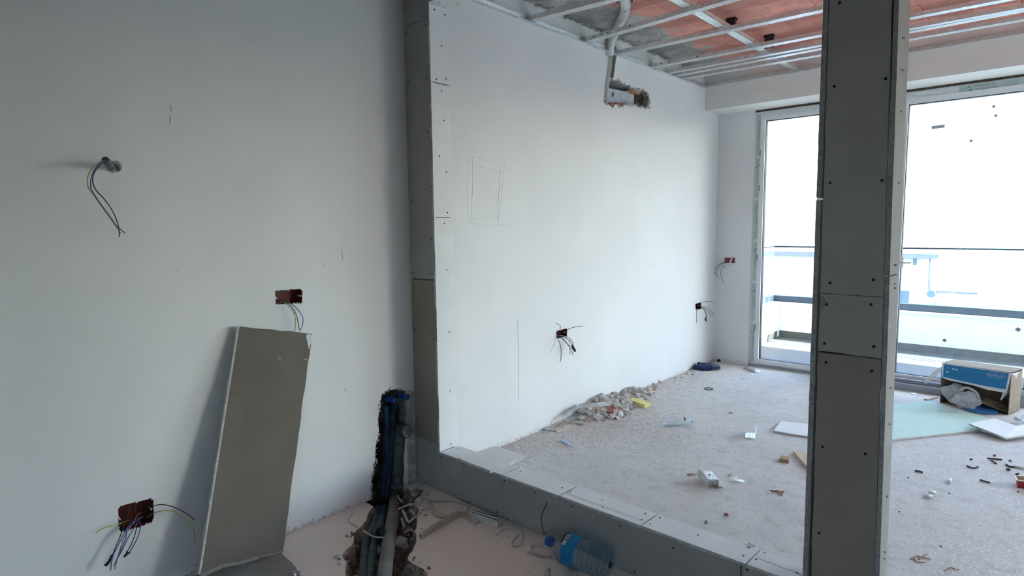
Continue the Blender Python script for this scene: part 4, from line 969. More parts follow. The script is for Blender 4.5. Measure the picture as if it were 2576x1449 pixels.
# ---------------------------------------------------------------- the loose square board on the sill
q = [FL(*p, HS+.028+.004*0) for p in ((1150,1157),(1237,1180),(1318,1148),(1215,1122))]
q = [FL(1150,1152,HS+.015), FL(1233,1184,HS+.015), FL(1322,1147,HS+.015), FL(1247,1121,HS+.015)]
m = MB(); m.plate(rag(q, .02, .002), (0,0,-.0145), 0, 1); obj('plasterboard_square', m, [gypl, gypc], None, label='loose square of plasterboard lying across the sill', cat='plasterboard')

# ---------------------------------------------------------------- large bottle
def lathe(mb, p, q, prof, n=24, mi=0, cap0=True, cap1=True, wob=None):
    p, q = V(p), V(q); d = (q-p); L = d.length; d.normalize(); a = d.cross(V((0,0,1))).normalized(); b = a.cross(d)
    base = len(mb.v)
    for t, rr in prof:
        for k in range(n):
            th = 2*math.pi*k/n; mb.v.append(p+d*(t*L)+(a*math.cos(th)+b*math.sin(th))*rr)
    for i in range(len(prof)-1):
        for k in range(n):
            k2 = (k+1) % n; mb.f.append([base+i*n+k, base+i*n+k2, base+(i+1)*n+k2, base+(i+1)*n+k]); mb.m.append(mi)
    if cap0: mb.f.append([base+k for k in range(n)][::-1]); mb.m.append(mi)
    if cap1: e = base+(len(prof)-1)*n; mb.f.append([e+k for k in range(n)]); mb.m.append(mi)
    return d, a, b, L
RB = .063
ptip = FL(1376,1359,.072); pend = FL(1534,1421,RB+.002)
pend.y = min(pend.y, YP-RB-.012); ptip.y = min(ptip.y, YP-.05)
r = thing('large_bottle', ((ptip+pend)/2)-V((0,0,.07)), 'large empty water bottle with blue cap lying against the low partition', 'bottle')
prof = [(.06,.019),(.10,.020),(.13,.026),(.19,.042),(.26,.058),(.31,.066)]
prof += [(.34,RB),(.6,RB),(.8,RB)]
prof += [(.945,RB),(.975,RB-.006),(.995,RB-.02),(1.0,.03)]
m = MB(); dB, aB, bB, LB = lathe(m, ptip, pend, prof, 32, cap0=False); obj('bottle_body', m, petb, r, sm=True)
for k in range(5):
    t = .60+k*.075; m = MB(); lathe(m, ptip, pend, [(t,RB-.001),(t+.006,RB+.0014),(t+.018,RB+.0014),(t+.024,RB-.001)], 32, cap0=False, cap1=False); obj('rib', m, petb, r, sm=True)
m = MB(); lathe(m, ptip, pend, [(0,.019),(.004,.021),(.055,.0215),(.062,.020)], 20); cp_ = obj('cap', m, capb, r, sm=False)
m = MB(); lathe(m, ptip, pend, [(.068,.022),(.085,.022)], 20); obj('neck_ring', m, capb, r)
def band(t0, t1, rad, th0, th1, n=14):
    b = MB(); p = ptip
    for i in range(n+1):
        th = th0+(th1-th0)*i/n
        for t in (t0, t1): b.v.append(p+dB*(t*LB)+(aB*math.cos(th)+bB*math.sin(th))*rad)
    for i in range(n): b.f.append([2*i, 2*i+1, 2*i+3, 2*i+2]); b.m.append(0)
    return b
view = (CAM-(ptip+pend)/2); va = math.atan2(view.dot(bB), view.dot(aB))
lb_ = obj('label', band(.345, .56, RB+.0015, va-2.0, va+2.0, 32), labb, r, sm=True)
sgn = 1
obj('label_patch', band(.35, .40, RB+.0024, va+.10, va+.95, 10), labw, lb_, sm=True)
obj('label_leaf', band(.322, .348, RB+.0018, va+.2, va+.95, 10), labg, lb_, sm=True)
th = va+.62; cpt = ptip+dB*(.376*LB)+(aB*math.cos(th)+bB*math.sin(th))*(RB+.004)
tang = (-aB*math.sin(th)+bB*math.cos(th))
text_mesh('Pınar', .022, labt, 'label_print', lb_, cpt, -tang, -dB)
for k in range(4):
    th2 = va-.35-.12*k; obj('label_print', band(.40, .50, RB+.0022, th2, th2-.03, 2), mat('dark_blue_print', (.008,.06,.16), .5, var=.05), lb_)
c = pend+dB*.001; m = MB(); m.tube([c-dB*.001, c+dB*.001], .014, 8); obj('base_mark', m, bluei, r)

# ---------------------------------------------------------------- things on the bright room floor
# clear bottle with some water
R1 = .031; pa2 = FL(1667,1062,R1); pb2 = FL(1747,1058,R1*.9)
r = thing('clear_bottle', (pa2+pb2)/2-V((0,0,R1)), 'small clear plastic water bottle lying on the room floor', 'bottle')
prof = [(0,.022),(.01,.029)]
for k in range(7): prof += [(.04+k*.055, R1), (.065+k*.055, R1-.0022)]
prof += [(.45,R1-.001),(.62,R1),(.74,R1),(.82,.026),(.88,.016),(.90,.013)]
m = MB(); lathe(m, pa2, pb2, prof, 24, cap1=False); obj('bottle_body', m, pet, r, sm=True)
m = MB(); lathe(m, pa2, pb2, [(.90,.013),(.905,.0155),(1.0,.0155)], 16); obj('cap', m, mat('pale_blue_cap', (.60,.74,.82), .4, var=.03), r)
dq = (pb2-pa2).normalized(); m = MB(); dW, aW, bW, LW = lathe(m, pa2, pb2, [(.0,.001)], 3, cap0=False, cap1=False)
vv = CAM-(pa2+pb2)/2; va2 = math.atan2(vv.dot(bW), vv.dot(aW))
def band2(t0, t1, rad, th0, th1, n=6):
    b = MB()
    for i in range(n+1):
        th = th0+(th1-th0)*i/n
        for t in (t0, t1): b.v.append(pa2+dW*(t*LW)+(aW*math.cos(th)+bW*math.sin(th))*rad)
    for i in range(n): b.f.append([2*i, 2*i+1, 2*i+3, 2*i+2]); b.m.append(0)
    return b
up_th = math.atan2(bW.z, aW.z); lo_, hi_a = sorted((va2, up_th))
obj('label', band2(.625, .675, R1+.001, va2+.15*(1 if up_th > va2 else -1), va2+.95*(1 if up_th > va2 else -1)), labr, r, sm=True)
m = MB(); lathe(m, pa2+V((0,0,-.010)), pb2+V((0,0,-.010)), [(.03,.012),(.06,.019),(.75,.019),(.82,.010)], 14); obj('water', m, watm, r, sm=True)
# sponge
f_ = lambda pts: cr(1360, 960, 8.587, pts)
HSp = .030
q = [FL(*p, HSp) for p in f_([(1905,385),(2245,500),(2375,455),(2040,320)])]
m = MB(); m.plate(q, (0,0,-HSp)); o = obj('sponge', m, sponge, None, label='yellow rectangular sponge beside the rubble pile', cat='sponge')
bv = o.modifiers.new('soft', 'BEVEL'); bv.width = .004; bv.segments = 2
# blue shard
m = MB(); m.plate([FL(*p, .008) for p in ((1410,1108),(1424,1103),(1440,1120),(1436,1122))], (0,0,-.003)); obj('plate_shard', m, blued, None, label='pale blue triangular shard on the room floor', cat='shard')
# bent steel channel at the rubble
def uchan(name, P, w, h, m_, parent, flip=1):
    m = MB()
    for a, b in zip(P, P[1:]):
        d = (b-a).normalized(); s = V((-d.y, d.x, 0)).normalized()*flip
        m.plate([a, b, b+s*w, a+s*w], (0,0,.0012)); m.plate([a, b, b+V((0,0,h)), a+V((0,0,h))], s*.0012); m.plate([a+s*w, b+s*w, b+s*w+V((0,0,h)), a+s*w+V((0,0,h))], -s*.0012)
    return obj(name, m, m_, parent)
P1 = [FL(*f_([(75,975)])[0], .006), FL(*f_([(460,770)])[0], .045), FL(*f_([(830,575)])[0], .10)]; P2 = [P1[-1], FL(*f_([(1250,545)])[0], .11), FL(*f_([(1480,530)])[0], .105)]
r = thing('bent_steel_channel', P1[0], 'long bent steel channel half buried in the rubble along the wall', 'metal offcut')
uchan('front_length', P1, .045, .022, galv, r, 1); uchan('rear_length', P2, .035, .02, galv, r, 1)
m = MB(); P = [FL(*p, .012) for p in f_([(420,850),(880,800)])]; m.obox((P[0]+P[1])/2, (P[1]-P[0])/2, V((.003,.008,0)), V((0,0,.008))); obj('plaster_strip', m, gypl, None, label='thin pale plasterboard strip in front of the bent channel', cat='offcut')
for k, (pts, z) in enumerate((([(880,635),(945,555),(1010,620),(960,650)], .03), ([(720,670),(770,645),(850,690),(800,720)], .022))):
    m = MB(); m.plate([FL(*p, z+.012*(i == 1)) for i, p in enumerate(f_(pts))], (0,0,-.006)); obj('slate_shard', m, mat('dark_slate', (.10,.13,.15), .6, var=.1), None, label=['dark triangular shard standing by the bent channel', 'dark shard lying under the bent channel'][k], cat='shard')
m = MB(); m.plate([FL(*p, .012) for p in f_([(640,700),(700,690),(860,700),(850,730),(740,720)])], (0,0,-.006)); obj('plaster_strip', m, cardw, None, label='curled pale paper strip beside the dark shards', cat='scrap')
m = MB(); m.plate([FL(*p, .010) for p in f_([(100,1005),(190,1000),(205,1035),(110,1045)])], (0,0,-.006)); obj('white_scrap', m, blued, None, label='small pale blue scrap at the end of the bent channel', cat='scrap')
# broken hollow brick
r = thing('broken_hollow_brick', FL(*f_([(1560,700)])[0]), 'broken hollow clay brick lying in the rubble', 'brick')
for k, (pts, z, mm) in enumerate((([(1420,640),(1520,500),(1600,510),(1560,660)], .10, claym), ([(1540,720),(1650,540),(1700,545),(1600,700)], .10, mat('pale_clay_edge', (.50,.40,.36), .9, var=.1)), ([(1610,560),(1700,520),(1720,560),(1650,620)], .10, claym), ([(1170,640),(1200,545),(1230,560),(1220,650)], .07, amber))):
    m = MB(); m.plate(rag([FL(*p, z+.01*(i in (1,2))) for i, p in enumerate(f_(pts))], .02, .003), (0,0,-.012)); obj('brick_shell', m, mm, r)
# rubble stones
def heap(y):      # height of the rubble ridge along the wall
    return max(0, .095*math.exp(-((y-3.78)/.22)**2)+.045*math.exp(-((y-4.22)/.20)**2))
r_st = random.Random(21); pos = []
s0 = []
for k in range(4): 
    o = lump('rubble_stone', (0,0,0), (1,1,.75), stone, seed=40+k, sub=1, amp=.5); s0.append(o.data); bpy.data.objects.remove(o)
def stone_at(p, s, mesh=None, m_=None, label='grey rubble stone in the pile along the white wall', name='rubble_stone', group='rubble stones along the wall'):
    me = mesh or r_st.choice(s0)
    o = bpy.data.objects.new(name, me); finish(o, name, None, V(p)); o.scale = (s*r_st.uniform(.8,1.3), s*r_st.uniform(.8,1.3), s*r_st.uniform(.7,1.0)); o.rotation_euler = (r_st.uniform(-.4,.4), r_st.uniform(-.4,.4), r_st.uniform(0,6.28))
    tag(o, label, 'rubble', group); return o
for k in range(230):
    t = r_st.random()
    y = r_st.gauss(3.78,.20) if t < .58 else r_st.gauss(4.2,.18) if t < .85 else r_st.uniform(3.2,5.4)
    y = min(max(y, 2.9), 5.6); mx = .10+.17*math.exp(-((y-3.75)/.28)**2)+.06*math.exp(-((y-4.2)/.2)**2)
    x = .02+mx*r_st.random()**1.1; base = heap(y)*max(0, 1-x/mx*1.05); s = r_st.choice([.010,.012,.014,.017,.021,.026])*(1 if r_st.random() < .85 else 1.35)
    if t >= .85: s = min(s, .011)
    stone_at((x, y, base), s)
# core of the heap so that stones rest on something
m = MB(); ny_, nx_ = 40, 10; vs = []
for i in range(ny_+1):
    y = 3.15+1.5*i/ny_; mx = .10+.17*math.exp(-((y-3.75)/.28)**2)+.06*math.exp(-((y-4.2)/.2)**2)
    for j in range(nx_+1):
        x = .003+mx*1.1*j/nx_; z = heap(y)*max(0, 1-x/mx*1.05)+.006+noise.noise(V((x*60, y*60, 0)))*.008
        vs.append((x, y, max(-.002, z) if j < nx_ else -.001))
m.add(vs, [(i*(nx_+1)+j, i*(nx_+1)+j+1, (i+1)*(nx_+1)+j+1, (i+1)*(nx_+1)+j) for i in range(ny_) for j in range(nx_)])
obj('rubble_sand', m, grit, None, kind='stuff', label='heap of fine rubble and sand along the white wall', cat='rubble')
for px, s, z, mm, lab in (((1594,977),.020,.05,claym,'upright red brick fragment on top of the rubble ridge'), ((1555,1020),.022,.075,gypl,'large white plaster lump on the rubble pile'), ((1560,1043),.024,.02,gypl,'rounded white plaster lump at the front of the rubble pile'), ((1468,1056),.012,.008,claym,'small dark red fragment at the front of the rubble'), ((1655,959),.018,.01,claym,'brown brick fragment further along the wall'), ((1646,966),.016,.01,stone,'grey stone beside the brown brick fragment'), ((1649,980),.010,.006,claym,'flat red chip on the floor past the rubble'), ((1545,1052),.014,.01,claym,'dark red crumb below the white lump'), ((1612,978),.014,.02,gypl,'white crumb at the end of the rubble ridge')):
    c = FL(px[0], px[1], z); lump('brick_fragment' if mm is claym else 'plaster_lump', c, (s, s, s*.9), mm, lab, 'rubble', seed=int(px[0]))
# U profile pieces on the floor
k_ = lambda pts: cr(1700, 1020, 4.025, pts)
B0, B1, B2, B3 = [FL(*p, .001) for p in k_([(700,325),(800,338),(815,280),(708,278)])]
r = thing('channel_offcut', (B0+B2)/2, 'short U shaped steel channel standing open on the room floor', 'metal offcut')
m = MB(); m.plate([B0, B1, B2, B3], (0,0,.0012)); obj('web', m, galv, r)
for a, b in ((B0, B3), (B1, B2)):
    m = MB(); m.plate([a, b, b+V((0,0,.055)), a+V((0,0,.05))], (B1-B0).normalized()*.0012); obj('flange', m, galv, r)
for t in (.3, .5, .7):
    m = MB(); m.tube([B0+(B1-B0)*t+V((0,0,.0015)), B3+(B2-B3)*t+V((0,0,.0015))], .0018, 5); obj('rib', m, galv, r)
# boxed stud offcut
zt_ = .05
T0, T1, T2, T3 = [FL(*p, zt_) for p in k_([(265,665),(365,662),(435,752),(322,745)])]
r = thing('stud_offcut', (T0+T2)/2-V((0,0,zt_)), 'shiny steel stud offcut with a ribbed top on the room floor', 'metal offcut')
m = MB(); m.plate([T0, T1, T2, T3], (0,0,-.0012)); obj('web', m, galv, r)
for t in (.2, .4, .6, .8):
    m = MB(); m.tube([T0+(T1-T0)*t, T3+(T2-T3)*t], .002, 5); obj('rib', m, galv, r)
for a, b in ((T0, T3), (T1, T2)):
    m = MB(); m.plate([a, b, b-V((0,0,zt_-.001)), a-V((0,0,zt_-.001))], (T1-T0).normalized()*.0012); obj('flange', m, galv, r)
c = FL(*k_([(340,707)])[0], zt_+.001); m = MB(); m.tube([c, c+V((0,0,.006))], .004, 8); obj('screw', m, screwm, r)
TW = [FL(*p, zt_+.006) for p in k_([(220,640),(265,668)])]; m = MB(); m.plate([T0, TW[0], TW[0]-V((0,0,zt_)), T0-V((0,0,zt_-.001))], (0,.001,0)); obj('bent_flap', m, galv, r)
rod('thin_stick', k_([(118,702),(215,692)]), [.006,.006], .0045, woodb, 'thin wooden stick left of the steel stud offcut', 'stick')
rod('thin_stick', k_([(378,808),(475,830)]), [.006,.006], .0045, woodb, 'thin wooden stick in front of the steel stud offcut', 'stick')
m = MB(); m.plate([FL(*p, .006) for p in k_([(530,705),(560,680),(570,690),(545,715)])], (0,0,-.005)); obj('wood_chip', m, woodb, None, label='small wood chip behind the bent steel strip', cat='chip')
P = [FL(*p, z) for p, z in zip(k_([(545,738),(590,752),(640,768),(690,775)]), (.012,.016,.012,.006))]; Q = [FL(*p, z) for p, z in zip(k_([(620,712),(630,735),(665,750),(698,765)]), (.016,.018,.012,.006))]
m = MB()
for i in range(3): m.plate([P[i], P[i+1], Q[i+1], Q[i]], (0,0,-.001))
obj('bent_strip', m, galv, None, label='bent strip of shiny steel beside the stud offcut', cat='metal offcut')
q = [FL(*p, .022) for p in k_([(1050,535),(1145,550),(1163,520),(1075,503)])]; m = MB(); m.plate(q, (0,0,-.022)); obj('wood_block', m, woodb, None, label='small brown wooden block on the room floor', cat='block')
q = [FL(*p, .016) for p in k_([(1185,455),(1285,455),(1500,700),(1420,720)])]; m = MB(); m.plate(q, (0,0,-.016)); obj('plank', m, woodl, None, label='pale wooden plank partly hidden behind the column', cat='plank')
q = [FL(*p, .0135) for p in k_([(990,255),(1070,155),(1400,195),(1500,300),(1400,322)])]; m = MB(); m.plate(rag(q, .04, .002), (0,0,-.0125), 0, 1); o = obj('plasterboard_offcut', m, [gypl, gypc], None, label='flat white plasterboard offcut left of the column', cat='plasterboard')
for pts, z in (([(950,862),(1100,872)], .004), ([(1030,860),(1080,905)], .006)):
    rod('thin_stick', k_(pts), [z, z], .004, woodb, 'thin wooden splinter near the column, ' + ('lying across' if z < .005 else 'pointing at the viewer'), 'stick')
m = MB(); m.plate([FL(*p, .004) for p in k_([(940,870),(965,868),(970,885),(945,890)])], (0,0,-.003)); obj('wood_chip', m, gypl, None, label='pale chip beside the crossed splinters', cat='chip')
for px, s, mm, lab in (((1828,1294),.013,claym,'reddish clay piece on the floor behind the sill'), ((1779,1312),.010,stone,'grey pebble on the floor behind the sill'), ((1838,1037),.014,stone,'lone pebble in the middle of the room floor'), ((1808,907),.024,rubber,'dark crumb at the foot of the far corner'), ((1803,913),.018,gypl,'white crumb beside the navy cloth'), ((1860,915),.016,gypl,'white crumb at the foot of the pier')):
    c = FL(px[0], px[1], s*.5); lump('pebble', c, (s, s, s*.6), mm, lab, 'pebble', seed=int(px[1]))
rod('white_sliver', [(1883,1366),(1900,1374)], [HS+.003]*2, .003, w_white, 'white plastic sliver lying on the sill', 'chip')
# ring, cloth, steel strip by the far corner
c = FL(1783, 978, .003); r_ = .035; m = MB(); m.tube([c+V((r_*math.cos(t), r_*math.sin(t), 0)) for t in [i*math.pi/12 for i in range(25)]], .003, 6); obj('wire_ring', m, w_grey, None, sm=True, label='dark wire ring lying on the room floor', cat='ring')
c0, c1 = FL(1752,922,.03), FL(1800,922,.02)
r = thing('navy_cloth', (c0+c1)/2-V((0,0,.03)), 'crumpled navy cloth lying in the far corner', 'cloth')
lump('fold', c0+(c1-c0)*.3, (.085,.055,.04), navy, seed=61, sub=3, parent=r, amp=.45); lump('fold', c0+(c1-c0)*.75, (.09,.05,.028), mat('blue_grey_cloth', (.10,.13,.19), .9, var=.2, scale=20), seed=66, sub=3, parent=r, amp=.4)
q = [FL(*p, .004) for p in cr(1700,560,3.622,[(622,1322),(650,1312),(775,1350),(755,1368),(720,1362)])]; m = MB(); m.plate(q, (0,0,.0012)); m.plate([q[0], q[4], q[4]+V((0,0,.03)), q[0]+V((0,0,.022))], (.001,0,0)); obj('steel_angle', m, galv, None, label='short steel angle lying under the narrow window', cat='metal offcut')

# ---------------------------------------------------------------- right hand floor: sheet, offcut, box
n_ = lambda pts: cr(2220, 880, 5.795, pts)
q = [FL(*p, .014) for p in n_([(-250,1345),(1420,1168),(1555,1000),(690,738),(-250,830)])]
m = MB(); m.plate(rag(q, .06, .002), (0,0,-.0125), 0, 1); sh = obj('plasterboard_sheet', m, [gypg, gypc], None, label='large pale green plasterboard sheet lying right of the column', cat='plasterboard')
m = MB(); m.tube([FL(*p, .0145) for p in n_([(820,885),(940,905),(1085,910)])], .0012, 4); obj('scuff', m, greyt, sh)
zb = .045
q = [FL(*n_([(1260,1072)])[0], .05), FL(*n_([(1805,1285)])[0], .030), FL(*n_([(2300,1205)])[0], .030), FL(*n_([(2300,1040)])[0], .04), FL(*n_([(1950,1112)])[0], .045), FL(*n_([(1640,997)])[0], .05)]
m = MB(); m.plate(q, (0,0,-.0125), 0, 1); oc = obj('plasterboard_offcut', m, [gypl, gypc], None, label='notched white plasterboard offcut lying on the green sheet', cat='plasterboard')
rod('profile_clip', n_([(1450,1185),(1520,1205)]), [.008,.008], .008, galv, 'small steel clip under the notched offcut', 'clip')
m = MB(); m.plate([FL(*p, .012) for p in n_([(605,715),(680,725),(815,680),(790,668)])], (0,0,-.012)); obj('wood_shim', m, woodl, None, label='pale wooden shim in front of the sliding door', cat='shim')
c = FL(*n_([(450,638)])[0], .003); m = MB(); m.tube([c-V((0,0,.002)), c+V((0,0,.002))], .022, 14); obj('white_disc', m, gypl, None, label='small pale disc on the floor at the sliding door', cat='disc')
# the box, lying on its side with the open end to the viewer
fl0, fr0 = FL(2364,1013), FL(2537,1045)
u = (fr0-fl0); BW = u.length; u.normalize(); v = V((-u.y, u.x, 0)); v = v if v.y > 0 else -v; w = V((0,0,1)); BH = .318; BD = .20; T = .004
v = (v+u*.12).normalized()
bo = thing('cardboard_box', fl0+u*BW/2+v*BD/2, 'open blue and white cardboard box lying on its side by the sliding door', 'box')
def panel(name, o0, e1_, e2_, t_dir, mats=(card, card), parent=bo):
    m = MB(); p = fl0+o0; m.plate([p, p+e1_, p+e1_+e2_, p+e2_], t_dir); return obj(name, m, mats[0], parent)
panel('bottom_panel', V((0,0,.001)), u*BW, v*BD, V((0,0,T))); panel('back_panel', v*BD, u*BW, w*BH, v*T)
lp = panel('side_panel', V((0,0,0)), v*BD, w*BH, u*T); panel('side_panel', u*BW, v*BD, w*BH*.96, -u*T); panel('top_panel', w*(BH-T), u*BW, v*BD, w*T)
m = MB(); p = fl0-u*.001+w*.14; m.plate([p-v*.002, p+v*BD*.6, p+v*BD*.6+w*.13, p-v*.002+w*.13], -u*.0012); obj('blue_print', m, cardb, lp)
# hanging top flap with print
fdn = (-w*1.0-v*.22).normalized(); FHt = .135
tl0 = fl0+w*BH; tr0 = fl0+u*BW+w*(BH*.985)
m = MB(); pts = [tl0, tr0, tr0-u*.012+fdn*(FHt+.012), tr0-u*.12+fdn*(FHt+.012), tl0+u*BW*.5+fdn*(FHt), tl0+u*.06+fdn*(FHt-.008), tl0+u*.01+fdn*(FHt-.022)]
out = fdn.cross(u); out = out if out.dot(CAM-fl0) > 0 else -out
m.plate(pts, -out*T); fp = obj('top_flap', m, cardw, bo)
def onf(a, b): return tl0+u*(a*BW)+fdn*(b*FHt)+out*.0012
m = MB(); m.plate([onf(.03,.07), onf(.965,.07), onf(.955,.95), onf(.60,.93), onf(.3,.86), onf(.045,.80)], -out*.001); obj('blue_print', m, cardb, fp)
text_mesh('quattum', .030, cardp, 'logo_print', fp, onf(.80,.27)+out*.001, u, -fdn)
m = MB(); ring = [onf(.80,.27)+out*.0006+u*(.052*math.cos(t)*(1+.12*abs(math.cos(t))**6))-fdn*(.018*math.sin(t)) for t in [i*math.pi/14 for i in range(29)]]; m.tube(ring, .0011, 4); obj('logo_print', m, cardp, fp)
for a, b, s in ((.10,.24,.012), (.185,.27,.010), (.235,.29,.009), (.10,.48,.010)):
    m = MB(); c = onf(a, b); m.plate([c+u*s*math.cos(t)-fdn*s*math.sin(t)*.8 for t in [i*math.pi/3 for i in range(6)]], out*.0008); obj('print_mark', m, cardp if s < .011 else mat('faded_print', (.09,.26,.42), .6, var=.05), fp)
# side flaps
lf = [PY(a, c, fl0.y-.05) for a, c in n_([(870,240),(840,340),(630,505),(608,465),(745,318)])]; m = MB(); m.plate(lf, (0,.004,0)); obj('left_flap', m, cardw, bo)
rfp = [fl0+u*BW+w*(BH*.97), fl0+u*(BW+.012)+v*.10+w*(BH*.97), fl0+u*(BW-.02)+v*.06+w*.16, fl0+u*(BW-.05)+w*.10, fl0+u*(BW-.035)+w*.20]
m = MB(); m.plate(rfp, -u*.003); obj('right_flap', m, cardw, bo)
# things in the box
bc = fl0+u*.085+v*.03+w*.075; r = thing('plastic_bag', bc-w*.07, 'crumpled translucent plastic bag stuffed in the open box', 'bag')
lump('bag_fold', bc+u*.0-v*.0+w*.01, (.075,.05,.07), bagm, seed=71, sub=4, parent=r, amp=.30); lump('bag_fold', bc+u*.10-v*.07-w*.014, (.085,.055,.060), bagm, seed=74, sub=4, parent=r, amp=.32); lump('bag_knot', bc+u*.05-v*.08-w*.0, (.024,.022,.028), cardw, seed=75, sub=3, parent=r)
hp_ = [bc+u*.05+w*.055-v*.06, bc+u*.09+w*.085-v*.06, bc+u*.15+w*.06-v*.06, bc+u*.175+w*.0-v*.06]; m = MB(); m.tube(smooth(hp_), .009, 8); obj('bag_handle', m, bagm, r, sm=True)
c = fl0+u*.26-v*.01+w*.012; m = MB(); m.tube([c-w*.010, c-w*.004, c+w*.006, c+w*.008], [.10,.105,.105,.09], 32); obj('blue_lid', m, lidb, None, label='round blue plastic lid at the mouth of the box', cat='lid')
a = fl0+u*.235-v*.02+w*.065; b = fl0+u*(BW-.015)-v*.004+w*.02; m = MB(); m.plate([a, b, b+v*.09+w*.025, a+v*.10+w*.02], (0,0,.004)); obj('cardboard_strip', m, card, None, label='strip of brown cardboard leaning inside the box', cat='cardboard')
c = fl0+u*(BW-.045)-v*.015+w*.052; ax = (V((CAM.x, CAM.y, 1.0))-c).normalized(); m = MB(); m.tube([c-ax*.06, c], .023, 16, cap=False); m.tube([c-ax*.06, c], .019, 16, cap=False); m.tube([c-ax*.05, c-ax*.049], .0195, 14); obj('pipe_piece', m, mat('pale_grey_pipe', (.34,.34,.35), .6, var=.1), None, label='short grey pipe piece in the corner of the box', cat='pipe')
c = fl0+u*(BW-.06)+v*.06+w*.075; m = MB(); m.tube([c-ax*.05, c], .020, 14, cap=False); m.tube([c-ax*.03, c-ax*.029], .0195, 12); obj('pipe_piece', m, greyp, None, label='dark pipe piece further back in the box', cat='pipe')
c = fl0+u*.215+v*.02+w*.075; m = MB(); m.obox(c, u*.022, v*.02, w*.018); m.obox(c+u*.035+w*.008, u*.018+w*.006, v*.006, w*.004); obj('dark_clamp', m, galvd, None, label='dark metal clamp lying in the box', cat='clamp')
# white bottle at the right edge
a, b = FL(*n_([(1945,1008)])[0], .03), FL(*n_([(2350,985)])[0], .03); r = thing('white_bottle', (a+b)/2-V((0,0,.03)), 'clear plastic bottle lying at the right edge', 'bottle')
m = MB(); lathe(m, a, b, [(.0,.014),(.14,.014)], 14); obj('cap', m, mat('milky_cap', (.55,.58,.66), .4, var=.03), r)
m = MB(); lathe(m, a, b, [(.14,.013),(.2,.013),(.4,.03),(1,.03)], 18, cap0=False); obj('bottle_body', m, pet, r, sm=True)
# metal clip, tray, twigs on the right floor
o_ = lambda pts: cr(2220, 1100, 4.152, pts)
q = [FL(*p, .010) for p in o_([(428,600),(515,618),(535,595),(450,580)])]; r = thing('steel_clip', q[0], 'small shiny steel clip on the floor right of the column', 'clip')
m = MB(); m.plate([p-V((0,0,.009)) for p in q], (0,0,.0012)); obj('base', m, galv, r)
a, b = FL(*o_([(428,605)])[0], .010), FL(*o_([(522,622)])[0], .010); m = MB(); m.tube([a, b], .008, 10); obj('rolled_edge', m, galv, r, sm=True)
a, b = FL(*o_([(480,568)])[0], .010), FL(*o_([(562,585)])[0], .010); m = MB(); m.tube([a, b], .008, 10); obj('rolled_edge', m, galv, r, sm=True)
p_ = lambda pts: cr(2460, 1130, 13.17, pts)
r = thing('food_tray', FL(2570,1225), 'red and white plastic food tray at the right edge of the floor', 'tray')
zt2 = .045; q = [FL(*p, zt2) for p in p_([(1220,860),(1265,1010),(1900,1110),(1900,900)])]
ctr = sum(q, V())/4; lowq = [ctr+(p-ctr)*.80-V((0,0,zt2-.001)) for p in q]; inq = [ctr+(p-ctr)*.88 for p in q]; inl = [ctr+(p-ctr)*.76-V((0,0,zt2*.55)) for p in q]
m = MB(); m.add(inq+lowq, [(i, (i+1) % 4, 4+(i+1) % 4, 4+i) for i in range(4)]+[(4,5,6,7)]); obj('tray_body', m, trayr, r)
m = MB(); m.add(q+inq, [(i, (i+1) % 4, 4+(i+1) % 4, 4+i) for i in range(4)]); m.add(q+[p-V((0,0,.004)) for p in q], [(i, (i+1) % 4, 4+(i+1) % 4, 4+i) for i in range(4)]); obj('tray_rim', m, trayw, r)
m = MB(); m.add(inq+inl, [(i, (i+1) % 4, 4+(i+1) % 4, 4+i) for i in range(4)]+[(4,5,6,7)]); obj('food_residue', m, food, r)
tw = [(o_([(340,350),(380,354),(418,366)]), .006,'short dark twig nearest the column'), (o_([(882,298),(920,315),(960,320),(1000,308)]), .005,'curved dark twig behind the steel clip'), (p_([(320,295),(450,310),(560,320),(700,330),(800,355)]), .005,'long dark twig with a fork'),
      (p_([(450,335),(490,395),(540,440),(620,480)]), .005,'bent dark twig below the forked one'), (p_([(930,500),(1000,550),(1080,580),(1200,590)]), .006,'dark twig touching the white plastic knife'), (p_([(945,672),(1060,680)]), .009,'stubby dark twig near the tray'), (p_([(1260,835),(1360,805)]), .006,'dark twig tip behind the tray'),
      (p_([(70,1012),(200,1055),(340,1095),(410,1110)]), .005,'straight twig with a dark end')]
for px, rr, lab in tw: rod('twig', px, [rr]*len(px), rr*.8, twigm, lab, 'twig', 'twigs on the floor right of the column')
rod('plastic_knife', p_([(1200,565),(1380,610),(1700,670)]), [.006]*3, .007, w_white, 'white plastic knife at the right edge', 'cutlery')
rod('white_nub', o_([(692,472),(712,440)]), [.008,.008], .007, w_white, 'small white plastic nub on the right floor', 'plug')
for pts, lab in (([(290,1272),(350,1240),(430,1255),(505,1272)], 'tangle of dry grass, upper strand'), ([(330,1265),(370,1305),(450,1302)], 'tangle of dry grass, lower strand'), ([(380,1280),(420,1240),(470,1220)], 'tangle of dry grass, raised strand'), ([(650,1395),(700,1362),(760,1375),(800,1388)], 'single dry grass stalk near the bottom edge')):
    rod('grass_stalk', o_(pts), [.003]*len(pts), .0022, woodb, lab, 'grass')
for px in ((270,422),(175,778),(700,587),(1415,568),(610,1138),(925,232)):
    c = FL(*o_([px])[0], .003); s = .008 if px[1] < 300 else .005; lump('dark_crumb', c, (s, s, s*.7), twigm, 'tiny dark crumb on the floor right of the column', 'crumb', 'dark crumbs right of the column', seed=px[0])
for px in ((555,210),(1075,380)):
    c = FL(*p_([px])[0], .005); lump('clay_chip', c, (.009,.009,.006), claym, 'small red clay chip, ' + ('further' if px[0] < 600 else 'nearer') + ' of two beside the twigs', 'chip', seed=px[0])

